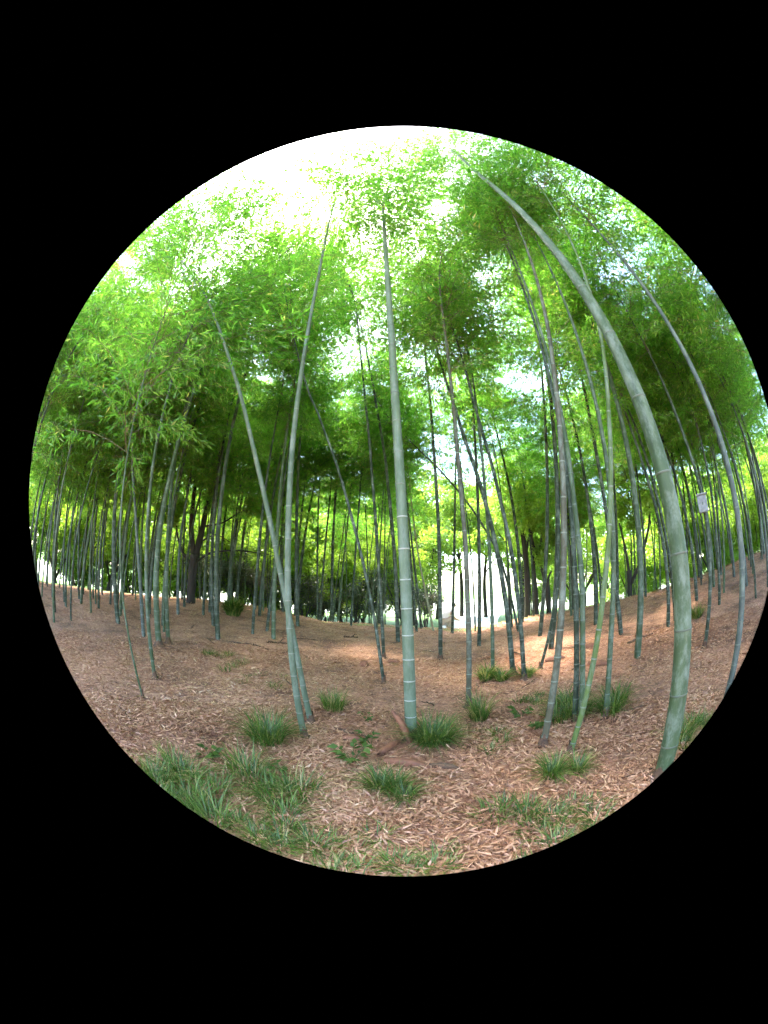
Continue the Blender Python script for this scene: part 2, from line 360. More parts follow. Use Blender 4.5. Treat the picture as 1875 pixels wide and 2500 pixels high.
def plain(name, c, rough=.6, c2=None, scale=30, spec=.4):
    m, nt, out = new_mat(name)
    p = nd(nt, 'ShaderNodeBsdfPrincipled')
    p.inputs['Roughness'].default_value = rough
    p.inputs['Specular IOR Level'].default_value = spec
    tc = nd(nt, 'ShaderNodeTexCoord')
    n = noise(nt, scale, 4, .6, tc.outputs['Object'])
    r = ramp(nt, [(.3, c), (.7, c2 or tuple(min(1, x * 1.25) for x in c))], n.outputs[0])
    nt.links.new(r.outputs[0], p.inputs['Base Color'])
    nt.links.new(p.outputs[0], out.inputs[0])
    return m
M['node'] = plain('node', (.17, .2, .15), .7, (.5, .53, .47), 5)
M['node_dark'] = plain('node_dark', (.06, .08, .06), .6, (.14, .17, .13), 60)
M['node_pale'] = plain('node_pale', (.08, .1, .07), .6, (.22, .25, .19), 40)
M['paving'] = plain('paving', (.55, .53, .48), .8, (.68, .66, .6), 6)
M['box'] = plain('box', (.16, .165, .17), .6, (.30, .30, .30), 14)
M['skin'] = plain('skin', (.55, .33, .25), .5)
M['shirt'] = plain('shirt', (.85, .70, .69), .8)
M['hair'] = plain('hair', (.02, .015, .012), .5)
M['trousers'] = plain('trousers', (.45, .33, .28), .8)

def ground_material():
    m, nt, out = new_mat('ground')
    tc = nd(nt, 'ShaderNodeTexCoord')
    O = tc.outputs['Object']
    n1 = noise(nt, 26, 6, .75, O)
    n2 = noise(nt, 2.2, 5, .6, O)
    v = nd(nt, 'ShaderNodeTexVoronoi'); v.inputs['Scale'].default_value = 30
    nt.links.new(O, v.inputs['Vector'])
    lit = ramp(nt, [(.25, (.10, .045, .025)), (.42, (.27, .125, .068)), (.58, (.50, .25, .138)), (.75, (.64, .35, .205))], n1.outputs[0])
    n4 = noise(nt, .55, 5, .65, O)
    mn = nd(nt, 'ShaderNodeMath', operation='MULTIPLY_ADD'); nt.links.new(n4.outputs[0], mn.inputs[0]); mn.inputs[1].default_value = .6
    hf = nd(nt, 'ShaderNodeMath', operation='MULTIPLY'); nt.links.new(n2.outputs[0], hf.inputs[0]); hf.inputs[1].default_value = .4
    nt.links.new(hf.outputs[0], mn.inputs[2])
    soil = ramp(nt, [(.38, (.42, .38, .36)), (.5, (.9, .88, .88)), (.62, (1.2, 1.2, 1.22))], mn.outputs[0])
    ml = nd(nt, 'ShaderNodeMix', data_type='RGBA', blend_type='MULTIPLY'); ml.inputs[0].default_value = 1
    nt.links.new(lit.outputs[0], ml.inputs[6]); nt.links.new(soil.outputs[0], ml.inputs[7])
    n3 = noise(nt, 5, 6, .7, O)
    lawn = ramp(nt, [(.3, (.07, .15, .03)), (.7, (.16, .28, .06))], n3.outputs[0])
    at = nd(nt, 'ShaderNodeAttribute', attribute_name='lawn')
    ad = nd(nt, 'ShaderNodeMath', operation='MULTIPLY_ADD')
    nt.links.new(n2.outputs[0], ad.inputs[0]); ad.inputs[1].default_value = .5
    nt.links.new(at.outputs['Fac'], ad.inputs[2])
    st = ramp(nt, [(.6, (0, 0, 0)), (.85, (1, 1, 1))], ad.outputs[0])
    mx = nd(nt, 'ShaderNodeMix', data_type='RGBA')
    nt.links.new(st.outputs[0], mx.inputs[0]); nt.links.new(ml.outputs[2], mx.inputs[6]); nt.links.new(lawn.outputs[0], mx.inputs[7])
    p = nd(nt, 'ShaderNodeBsdfPrincipled'); p.inputs['Roughness'].default_value = .9
    nt.links.new(mx.outputs[2], p.inputs['Base Color'])
    b = nd(nt, 'ShaderNodeBump'); b.inputs['Strength'].default_value = .8; b.inputs['Distance'].default_value = .03
    nt.links.new(n1.outputs[0], b.inputs['Height']); nt.links.new(b.outputs[0], p.inputs['Normal'])
    nt.links.new(p.outputs[0], out.inputs[0])
    return m
M['ground'] = ground_material()

def water_material():
    m, nt, out = new_mat('water')
    tc = nd(nt, 'ShaderNodeTexCoord')
    n = noise(nt, 1.2, 4, .6, tc.outputs['Object'])
    p = nd(nt, 'ShaderNodeBsdfPrincipled')
    p.inputs['Base Color'].default_value = (.06, .10, .08, 1)
    p.inputs['Roughness'].default_value = .08
    b = nd(nt, 'ShaderNodeBump'); b.inputs['Strength'].default_value = .25; b.inputs['Distance'].default_value = .05
    nt.links.new(n.outputs[0], b.inputs['Height']); nt.links.new(b.outputs[0], p.inputs['Normal'])
    nt.links.new(p.outputs[0], out.inputs[0])
    return m
M['water'] = water_material()

# ------------------------------------------------------------------ ground, lake, path
CREST = np.array([(-180, 14, .4), (-100, 14, .4), (-61, 14, .37), (-45, 14, .57), (-36, 14, .72), (-24, 13, .70), (-13, 12, .32),
                  (-2, 12, .22), (10, 11.5, .09), (17, 11.5, .33), (25, 11.5, .55), (33, 11.5, .72), (43, 12, .91), (49, 12.5, 1.06),
                  (58, 13, 1.34), (63, 13, 1.45), (100, 13, 1.3), (180, 14, .4)])

def gz(x, y):
    x = np.asarray(x, float); y = np.asarray(y, float)
    r = np.hypot(x, y); a = np.degrees(np.arctan2(x, y))
    dc = np.interp(a, CREST[:, 0], CREST[:, 1]); hc = np.interp(a, CREST[:, 0], CREST[:, 2])
    t = np.clip((r - 3) / (dc - 3), 0, 1)
    z = hc * t * t * (3 - 2 * t)
    u = np.clip((r - dc) / 7, 0, 1)
    z = z + (-.75 - hc) * (u * u * (3 - 2 * u))
    w = np.clip((r - 34) / 5, 0, 1) - np.clip((r - 105) / 8, 0, 1)
    return z - 1.6 * (w * w * (3 - 2 * w)) + .03 * np.sin(x * 1.7 + 1) * np.sin(y * 1.3) * np.clip(r / 3, 0, 1) + .012 * np.sin(x * 5.1) * np.sin(y * 4.7 + 2)

def make_ground():
    rr = np.r_[0.05, np.arange(.15, 16, .12), np.arange(16, 40, .6), np.arange(40, 130, 4), np.geomspace(130, 1500, 14)]
    na = 300
    aa = np.linspace(-np.pi, np.pi, na, endpoint=False)
    X = rr[:, None] * np.sin(aa); Y = rr[:, None] * np.cos(aa)
    Z = gz(X, Y)
    A = np.degrees(aa)[None] + 0 * rr[:, None]
    dc = np.interp(A, CREST[:, 0], CREST[:, 1])
    lawn = np.clip((rr[:, None] - dc + .6) / 1.6, 0, 1)
    v = np.stack([X, Y, Z], -1).reshape(-1, 3)
    i = np.arange(len(rr) - 1)[:, None] * na; j = np.arange(na)[None]; k = (j + 1) % na
    q = np.stack([i + k, i + j, i + na + j, i + na + k], -1).reshape(-1, 4)
    v = np.vstack([v, [[0, 0, float(gz(0, 0))]]])
    jj = np.arange(na)
    t = np.stack([np.full(na, len(v) - 1), jj, (jj + 1) % na], -1)
    me = mesh_np('ground', v, q, t, M['ground'], attrs={'lawn': np.r_[lawn.ravel(), 0]}, smooth=True)
    tag(link('ground', me), kind='structure')
make_ground()

def make_water():
    aa = np.linspace(0, 2 * np.pi, 96, endpoint=False)
    v = np.vstack([np.stack([33 * np.sin(aa), 33 * np.cos(aa), 0 * aa - 1.25], -1), np.stack([112 * np.sin(aa), 112 * np.cos(aa), 0 * aa - 1.25], -1)])
    j = np.arange(96); k = (j + 1) % 96
    me = mesh_np('water', v, np.stack([k, j, 96 + j, 96 + k], -1), None, M['water'])
    tag(link('water', me), kind='structure')
make_water()

def make_path():
    # pale paved path that leads from the foot of the rise to the lake shore
    s = np.linspace(14.0, 34, 40)
    azc = 11.5 + .8 * np.sin(s * .25)
    w = 1.35 + .02 * s
    cx = s * np.sin(np.radians(azc)); cyy = s * np.cos(np.radians(azc))
    v = []
    for off in (-1, -.33, .33, 1):
        x = cx + off * w; y = cyy
        v.append(np.stack([x, y, gz(x, y) + .02], -1))
    v = np.stack(v, 1).reshape(-1, 3)
    i = np.arange(39)[:, None] * 4; j = np.arange(3)[None]
    q = np.stack([i + j, i + j + 1, i + 5 + j, i + 4 + j], -1).reshape(-1, 4)
    tag(link('path', mesh_np('path', v, q, None, M['paving'])), kind='structure')
make_path()

# ------------------------------------------------------------------ leaf builders
def leaves(base, dirs, length, width, rng, normal=None, fold=.0):
    """rhombic leaf quads: base point, direction, size -> verts, quads"""
    n = len(base)
    d = unit(dirs)
    up = rng.normal(size=(n, 3)) * .6 + np.array([0, 0, 1.0]) if normal is None else normal
    s = unit(np.cross(d, up))
    nn = np.cross(s, d)
    L = np.broadcast_to(length, (n,))[:, None]; Wd = np.broadcast_to(width, (n,))[:, None]
    mid = base + d * L * .38 + nn * L * .03
    v = np.stack([base, mid - s * Wd * .5, base + d * L - nn * L * .05, mid + s * Wd * .5], 1).reshape(-1, 3)
    q = np.arange(n * 4).reshape(-1, 4)
    return v, q

def make_spray(rng, length=1.3, dens=1.0):
    """one bamboo side branch along +X: stem polylines and leaf bases/directions"""
    stems = []; B = []; D = []; S = []
    t = np.linspace(0, 1, 6)
    main = np.stack([t * length, .06 * np.sin(t * 3 + rng.uniform(0, 6)), .10 * np.sin(t * np.pi) * length - .16 * length * t * t], -1)
    stems.append((main, .006))
    nt = max(5, int(21 * dens * length))
    for i in range(nt):
        f = .15 + .85 * (i + rng.uniform(0, .8)) / nt
        f = min(f, .999)
        p0 = np.array([np.interp(f, t, main[:, c]) for c in range(3)])
        side = 1 if i % 2 else -1
        a = side * rng.uniform(.45, 1.1)
        tl = length * rng.uniform(.2, .42) * (1.1 - .5 * f)
        dv = np.array([math.cos(a), math.sin(a), rng.uniform(-.45, .35)])
        dv /= np.linalg.norm(dv)
        u = np.linspace(0, 1, 4)[:, None]
        tw = p0 + dv * tl * u + np.array([0, 0, -1.0]) * (u ** 2) * tl * rng.uniform(.1, .45)
        stems.append((tw, .0028))
        nl = int(rng.integers(8, 15))
        fl = np.sort(rng.uniform(.15, 1.0, nl))
        for q in fl:
            pb = tw[0] * (1 - q) + tw[3] * q + np.array([0, 0, -1.0]) * 0
            ld = dv * rng.uniform(.5, 1.0) + rng.normal(size=3) * .55 + np.array([0, 0, -rng.uniform(.0, .75)])
            B.append(pb); D.append(ld); S.append(rng.uniform(.075, .14))
    return stems, np.array(B), np.array(D), np.array(S)

def rot_z(a):
    c, s = math.cos(a), math.sin(a)
    return np.array([[c, -s, 0], [s, c, 0], [0, 0, 1]])
def rot_y(a):
    c, s = math.cos(a), math.sin(a)
    return np.array([[c, 0, s], [0, 1, 0], [-s, 0, c]])

def make_crown(seed, length=4.8, nodes=24, reach=1.6, dens=1.0, arch=1.0):
    """crown of one bamboo along its own axis (base at origin): axis points, branches mesh, foliage mesh"""
    rng = np.random.default_rng(seed)
    sprays = [make_spray(rng, 1.0, dens) for _ in range(6)]
    t = np.linspace(0, 1, 22)
    axis = np.stack([arch * (.25 * t ** 2 + 1.15 * t ** 3.2), .15 * np.sin(t * 2.5 + seed) * t, length * (t - .10 * arch * t ** 4)], -1)
    acc = Acc(); V = []; Q = []; n = 0
    az = rng.uniform(0, 6.28)
    for i in range(nodes):
        f = (i + .3) / nodes
        p = np.array([np.interp(f, t, axis[:, c]) for c in range(3)])
        az += math.pi * .5 + rng.uniform(-.6, .6)
        prof = (.6 + .4 * min(1, f / .2)) * (1 - .55 * f)
        for k in range(3):
            st, B, D, S = sprays[int(rng.integers(0, 6))]
            sz = reach * prof * rng.uniform(.7, 1.15)
            m = rot_z(az + k * rng.uniform(.9, 2.2)) @ rot_y(-rng.uniform(-.1, .75))
            for pl, rr in st[:1] + st[1::3]:
                v, q, tr = tube(pl @ m.T * sz + p, np.linspace(rr, rr * .4, len(pl)), 3, False)
                acc.add(v, q)
            keep = rng.uniform(size=len(B)) < min(1, .42 + sz * .30)
            b = (B[keep] @ m.T) * sz + p
            d = (D[keep] @ m.T) + np.array([0, 0, -.25])
            v, q = leaves(b, d, S[keep], S[keep] * rng.uniform(.15, .2), rng)
            V.append(v); Q.append(q + n); n += len(v)
    V = np.vstack(V); Q = np.vstack(Q)
    # per-leaf tone with soft clumps
    c = V.reshape(-1, 4, 3)[:, 0]
    ph = rng.uniform(0, 6, 3)
    v = .47 + .16 * np.sin(c[:, 0] * 2.3 + ph[0]) * np.sin(c[:, 2] * 1.7 + ph[1]) + rng.normal(size=len(c)) * .18
    v = np.where(rng.uniform(size=len(c)) < .03, 1.0, v)
    fol = mesh_np('foliage', V, Q, None, M['bamboo_leaf'], fattrs={'v': np.clip(v, 0, 1)})
    br = acc.mesh('branches', M['twig'])
    return axis, br, fol

CROWNS = [make_crown(11 + k, [4.8, 5.2, 4.4, 5.0, 4.6, 5.4, 4.9, 4.5][k], 26, [1.9, 2.05, 1.8, 2.0, 1.85, 2.1, 1.75, 1.95][k], 1.0, [1.0, .6, 1.3, .8, 1.1, .5, 1.5, .9][k]) for k in range(8)]

TINT = {'g': (.045, .07, .032), 'w': (.07, .095, .06), 'd': (.019, .029, .015), 'b': (.055, .068, .062), 'n': (.07, .064, .04), 'l': (.075, .115, .03), 'y': (.25, .23, .14)}

def ring_mesh(name, mat):
    s = 32
    prof = [(-.95, .99), (-.9, 1.012), (-.35, 1.02), (0, 1.055), (.3, 1.03), (.55, .99)]
    a = np.arange(s) * 2 * np.pi / s
    v = np.vstack([np.stack([np.cos(a) * r, np.sin(a) * r, 0 * a + h], -1) for h, r in prof])
    i = np.arange(len(prof) - 1)[:, None] * s; j = np.arange(s)[None]; k = (j + 1) % s
    q = np.stack([i + j, i + k, i + s + k, i + s + j], -1).reshape(-1, 4)
    me = mesh_np(name, v, q, None, mat, smooth=True)
    me.materials.append(M['node_dark'])
    idx = np.zeros(len(q), dtype=np.int32); idx[s * 3:] = 1
    me.polygons.foreach_set('material_index', idx)
    return me
RING = ring_mesh('node_ring', M['node'])
RING_D = ring_mesh('node_ring', M['node_dark'])
RING_P = ring_mesh('node_ring', M['node_pale'])

def node_stations(total, s0=.13, inc=.018, smax=.36):
    out = []; s = .10; step = s0
    while s < total - .2:
        out.append(s); step = min(smax, step + inc); s += step
    return out

def culm_mesh(path, r0, r1, sides, wax=True, fine=True, big=False):
    """jointed culm along a dense path"""
    d = np.r_[0, np.cumsum(np.linalg.norm(np.diff(path, axis=0), axis=1))]
    total = d[-1]
    st = node_stations(total, .3, .045, .62) if big else node_stations(total)
    S = [0.0]; K = [1.06]; Wx = [0]
    for s in st:
        if fine:
            for ds, k, w in ((-.035, 1.0, 0), (-.012, 1.0, .14), (-.004, 1.02, .12), (0, 1.05, .0), (.008, 1.02, 0), (.02, .985, 0)):
                S.append(s + ds); K.append(k); Wx.append(w)
        else:
            for ds, k, w in ((-.03, 1.0, 0), (-.008, 1.05, .08), (.012, 1.0, 0)):
                S.append(s + ds); K.append(k); Wx.append(w)
    S.append(total); K.append(1); Wx.append(0)
    S = np.array(S); K = np.array(K); Wx = np.array(Wx, float)
    P = np.stack([np.interp(S, d, path[:, c]) for c in range(3)], -1)
    f = S / total
    rad = (r0 + (r1 - r0) * f ** 1.15) * K
    v, q, t = tube(P, rad, sides, True)
    wa = np.repeat(Wx if wax else Wx * 0, sides)
    me = mesh_np('culm', v, q, t, M['culm'], attrs={'wax': np.r_[wa, 0, 0]}, smooth=True)
    return me, st, d, total

def rot_to(z, spin):
    """matrix whose Z is along z, turned by spin about it"""
    q = Vector((0, 0, 1)).rotation_difference(Vector(z))
    return (q @ Quaternion((0, 0, 1), spin)).to_matrix()

GROUP = 'bamboos of the grove'
rnd = random.Random(5)

def base_sheath(root, r, seed):
    # ragged dry collar and heaped litter round the foot of a culm
    rng = np.random.default_rng(900 + seed)
    n = 18
    a = np.arange(n) * 2 * np.pi / n
    rows = []
    for k, (rr, h) in enumerate(((2.3, -.015), (1.75, .012), (1.3, .035), (1.12, .07), (1.05, .11))):
        w = rng.uniform(.85, 1.15, n) if k < 3 else np.ones(n)
        hh = h + (rng.uniform(-.03, .04, n) if k == 4 else rng.uniform(-.006, .006, n))
        rows.append(np.stack([np.cos(a) * r * rr * w, np.sin(a) * r * rr * w, hh + 0 * a], -1))
    v = np.vstack(rows)
    i = np.arange(4)[:, None] * n; j = np.arange(n)[None]; k = (j + 1) % n
    q = np.stack([i + j, i + k, i + n + k, i + n + j], -1).reshape(-1, 4)
    link('base_sheath', mesh_np('base_sheath', v, q, None, M['rot'], smooth=True), root)

def make_side_branch(seed):
    rng = np.random.default_rng(seed)
    st, B, D, S = make_spray(rng, 1.0, .8)
    acc = Acc()
    for pl, rr in st:
        v, q, t = tube(pl, np.linspace(rr, rr * .4, len(pl)), 4, False); acc.add(v, q)
    keep = rng.uniform(size=len(B)) < .55
    v, q = leaves(B[keep], D[keep], S[keep], S[keep] * .17, rng)
    fol = mesh_np('leaves', v, q, None, M['bamboo_leaf'], fattrs={'v': np.clip(rng.normal(.5, .2, len(q)), 0, 1)})
    return acc.mesh('side_branch', M['twig']), fol
SIDE = [make_side_branch(700 + k) for k in range(4)]

def side_branches(root, path, dd, low, dia, tot, seed):
    rg = random.Random(seed)
    top = dd[59]; az = rg.uniform(0, 6.28)
    for k in range(6):
        s_ = top - .12 - k * .36
        p = np.array([np.interp(s_, dd, path[:, c_]) for c_ in range(3)])
        az += 2.2 + rg.uniform(-.4, .4)
        for e in (0, .5):
            m = SIDE[rg.randrange(4)]
            o = link('side_branch', m[0], root, tuple(p))
            o.rotation_euler = (0, -rg.uniform(.35, .8), az + e)
            sz = rg.uniform(.45, .9) * (1 - .08 * k)
            o.scale = (sz, sz, sz)
            l = link('leaves', m[1], o); l['kind'] = 'stuff'

def traced_bamboo(name, dia, cs, tint, label, pts, idx, crown=None, spin=None, scale=None):
    pts = np.array(pts, float)
    base = pts[0].copy(); base[2] = float(gz(base[0], base[1]))
    pts = pts - base
    pts[0] = 0
    d0 = math.hypot(base[0], base[1])
    if d0 > 7: cs = max(cs - .8, 3.0) if abs(math.degrees(math.atan2(base[0], base[1])) + 2) > 24 else cs + .3
    if d0 > 9:
        pts = pts[:max(2, int((pts[:, 2] < cs + 1.2).sum()))]
    # go on above the traced length up to the crown
    last = unit(pts[-1] - pts[-2])
    top = pts[-1]
    while top[2] < cs - .3:
        last = unit(last * .8 + np.array([0, 0, .2]))
        top = top + last * .8
        pts = np.vstack([pts, top])
    low = spline(np.vstack([[0, 0, -.12] - (pts[1] - pts[0]) * .02, pts]), 60)
    tang = unit(low[-1] - low[-4])
    k = idx % len(CROWNS) if crown is None else crown
    ax, br, fol = CROWNS[k]
    sp = rnd.uniform(0, 6.28) if spin is None else spin
    s = rnd.uniform(.85, 1.1) if scale is None else scale
    m = rot_to(tang, sp)
    axw = np.array([tuple(m @ Vector(a * s)) for a in ax]) + low[-1]
    path = np.vstack([low, axw[1:]])
    near = d0 < 4.6
    root = link('bamboo', None, None, tuple(base))
    tag(root, label, 'bamboo', GROUP)
    me, st, dd, tot = culm_mesh(path, dia / 2, dia * .08, 32 if near else 9, not near, True, name == 'big')
    cu = link('culm', me, root)
    c = TINT[tint]
    j = rnd.uniform(.9, 1.1)
    if name == 'ctr': j = 1.35
    cu.color = (c[0] * j, c[1] * j, c[2] * j, 1)
    if d0 < 7: base_sheath(root, dia / 2, idx)
    if name in ('ctr', 'A', 'B', 'R2', 'C6', 'C4', 'D1', 'D3', 'D4'): side_branches(root, path, dd, low, dia, tot, idx)
    if near:
        for s_ in st:
            if s_ > dd[59] + .6: break
            p = np.array([np.interp(s_, dd, path[:, c_]) for c_ in range(3)])
            p2 = np.array([np.interp(s_ + .05, dd, path[:, c_]) for c_ in range(3)])
            r = (dia / 2 + (dia * .08 - dia / 2) * (s_ / tot) ** 1.15)
            ro = link('node_ring', (RING if name == 'ctr' and p[2] < 2.3 else RING_P) if p[2] < 3.4 and tint in 'wln' else RING_D, cu, tuple(p))
            ro.rotation_mode = 'QUATERNION'
            ro.rotation_quaternion = Vector((0, 0, 1)).rotation_difference(Vector(p2 - p))
            ro.scale = (r, r, .013)
    for nm, mesh in (('branches', br), ('foliage', fol)):
        o = link(nm, mesh, root, tuple(low[-1]))
        o.rotation_mode = 'QUATERNION'
        o.rotation_quaternion = m.to_quaternion()
        o.scale = (s, s, s)
        o['kind'] = 'stuff'
    return root

SPECIAL = {'big': dict(spin=1.5, crown=5, scale=.9), 'A': dict(spin=0.0, crown=0, scale=1.1), 'B': dict(spin=3.1, crown=3, scale=.55), 'ctr': dict(spin=.6, crown=2, scale=1.25), 'C6': dict(scale=1.2), 'R2': dict(scale=1.2), 'C1': dict(scale=1.2, spin=1.2), 'C2': dict(scale=1.3), 'C3': dict(scale=1.3), 'C4': dict(scale=1.15),
           'D1': dict(scale=.55, spin=1.6), 'D2': dict(scale=.75, spin=1.0), 'D3': dict(scale=.75, spin=1.0), 'D4': dict(scale=.6, spin=1.0), 'D5': dict(scale=.75, spin=.5)}
CROWN_Z = {'D1': 7.2, 'D2': 6.8, 'D3': 7.0, 'D4': 7.2, 'D5': 6.8}
for i, (name, dia, cs, tint, label, pts) in enumerate(CULMS):
    traced_bamboo(name, dia, CROWN_Z.get(name, cs), tint, label, pts, i, **SPECIAL.get(name, {}))

# ---- the rest of the grove: copies of six whole bamboos
def proto_bamboo(k, tall=0.0, rad=.045):
    rng = np.random.default_rng(300 + k)
    h = [3.3, 4.0, 2.9, 4.4, 3.7, 3.1][k] + tall
    ax, br, fol = CROWNS[k]
    bend = rng.uniform(-.25, .25, 2)
    t = np.linspace(0, 1, 20)
    low = np.stack([bend[0] * t ** 2, bend[1] * t ** 2, -.15 + (h + .15) * t], -1)
    tang = unit(low[-1] - low[-3])
    sp = rng.uniform(0, 6.28)
    m = rot_to(tang, sp)
    axw = np.array([tuple(m @ Vector(a)) for a in ax]) + low[-1]
    path = np.vstack([low, axw[1:]])
    me, st, dd, tot = culm_mesh(path, rad, .007, 8, True, False)
    return me, br, fol, tuple(low[-1]), m.to_quaternion()
PROTOS = [proto_bamboo(k) for k in range(6)] + [proto_bamboo(k, 2.6) for k in range(6)] + [proto_bamboo(k, 1.0, .03) for k in range(6)]

def copy_bamboo(x, y, k, label, group, scale=1.0, lean=(0, 0), spin=0, tint='d'):
    me, br, fol, top, q = PROTOS[k]
    root = link('bamboo', None, None, (x, y, float(gz(x, y))))
    tag(root, label, 'bamboo', group)
    root.rotation_euler = (lean[0], lean[1], spin)
    root.scale = (scale, scale, scale)
    cu = link('culm', me, root)
    c = TINT[tint]; j = rnd.uniform(.8, 1.25)
    cu.color = (c[0] * j, c[1] * j, c[2] * j, 1)
    for nm, mesh in (('branches', br), ('foliage', fol)):
        o = link(nm, mesh, root, top)
        o.rotation_mode = 'QUATERNION'; o.rotation_quaternion = q
        o['kind'] = 'stuff'

ORD = ['first', 'second', 'third', 'fourth', 'fifth', 'sixth', 'seventh', 'eighth', 'ninth', 'tenth', 'eleventh', 'twelfth', 'thirteenth', 'fourteenth', 'fifteenth',
       'sixteenth', 'seventeenth', 'eighteenth', 'nineteenth', 'twentieth'] + ['twenty-' + w for w in ('first', 'second', 'third', 'fourth', 'fifth', 'sixth', 'seventh', 'eighth', 'ninth')] + ['thirtieth'] + ['thirty-' + w for w in ('first', 'second', 'third', 'fourth', 'fifth', 'sixth', 'seventh', 'eighth', 'ninth')] + ['fortieth']
TAKEN = [(p[5][0][0], p[5][0][1]) for p in CULMS]
def scatter(n, az, rr, mind, label, group, sc=(.85, 1.1), tints='dddgb', seed=1, kind=0):
    rg = random.Random(seed); c = 0; tries = 0; spots = []
    while c < n and tries < 4000:
        tries += 1
        a = R(rg.uniform(*az)); r = rg.uniform(*rr)
        x, y = r * math.sin(a), r * math.cos(a)
        if any((x - u) ** 2 + (y - w) ** 2 < mind ** 2 for u, w in TAKEN): continue
        TAKEN.append((x, y))
        spots.append((math.atan2(x, y), x, y))
        c += 1
    for i, (a, x, y) in enumerate(sorted(spots)):
        copy_bamboo(x, y, 6 * kind + rg.randrange(6), label % ORD[i], group, rg.uniform(*sc), (rg.uniform(-.07, .07), rg.uniform(-.07, .07)), rg.uniform(0, 6.28), rg.choice(tints))

scatter(30, (-66, -42), (8.5, 15), .6, '%s from the left of the slender bamboos massed in the far left thicket', 'bamboos of the far left thicket', seed=2)
scatter(8, (-50, -16), (7.2, 10.5), 1.1, '%s from the left of the tall bamboos whose tops close the canopy left of centre', 'tall bamboos left of centre', (1.05, 1.25), 'dddg', seed=31, kind=1)
scatter(8, (-42, -22), (10, 15), .7, '%s from the left of the thin bamboos standing far behind the crossing pair', 'bamboos behind the crossing pair', seed=3)
scatter(9, (-84, -66), (7.2, 11.5), .9, '%s from the left of the leafy bamboos cut off by the left edge', 'bamboos beyond the left edge', seed=4)
scatter(21, (46, 68), (8, 15), .65, '%s from the left of the slender bamboos massed at the far right', 'bamboos of the far right stand', seed=6)
scatter(2, (4, 26), (7.5, 10.5), 1.2, '%s from the left of the tall bamboos back on the slope right of centre', 'tall bamboos right of centre', (1.05, 1.2), 'dddg', seed=41, kind=1)
scatter(8, (20, 44), (9.5, 14), .9, '%s from the left of the thin bamboos on the crest right of the glare', 'bamboos on the right crest', seed=7)
scatter(11, (67, 105), (4.6, 8.5), 1.0, '%s from the left of the leafy bamboos overhanging from beyond the right edge', 'bamboos beyond the right edge', (1.15, 1.4), seed=8)

scatter(5, (78, 112), (3.4, 5.2), 1.0, '%s from the left of the tall bamboos overhead at the upper right rim', 'tall bamboos over the upper right', (1.1, 1.3), 'dddg', seed=61, kind=1)
scatter(4, (16, 46), (5.6, 8.2), 1.1, '%s from the left of the tall bamboos whose tops close the canopy right of centre', 'tall bamboos under the right canopy', (1.1, 1.3), 'ddg', seed=73, kind=1)
scatter(22, (-40, -3), (11, 16.5), .5, '%s from the left of the thread thin bamboos before the dark shrubs', 'thread thin bamboos left of centre', (.85, 1.05), 'ddg', seed=51, kind=2)
scatter(16, (17, 46), (10, 16), .6, '%s from the left of the thread thin bamboos along the right crest', 'thread thin bamboos right of centre', (.85, 1.05), 'ddg', seed=52, kind=2)
scatter(14, (-64, -40), (7.5, 13), .5, '%s from the left of the thread thin bamboos within the left thicket', 'thread thin bamboos of the left thicket', (.85, 1.05), 'ddg', seed=53, kind=2)
scatter(10, (46, 66), (7.5, 13), .6, '%s from the left of the thread thin bamboos within the right stand', 'thread thin bamboos of the right stand', (.85, 1.05), 'ddg', seed=54, kind=2)

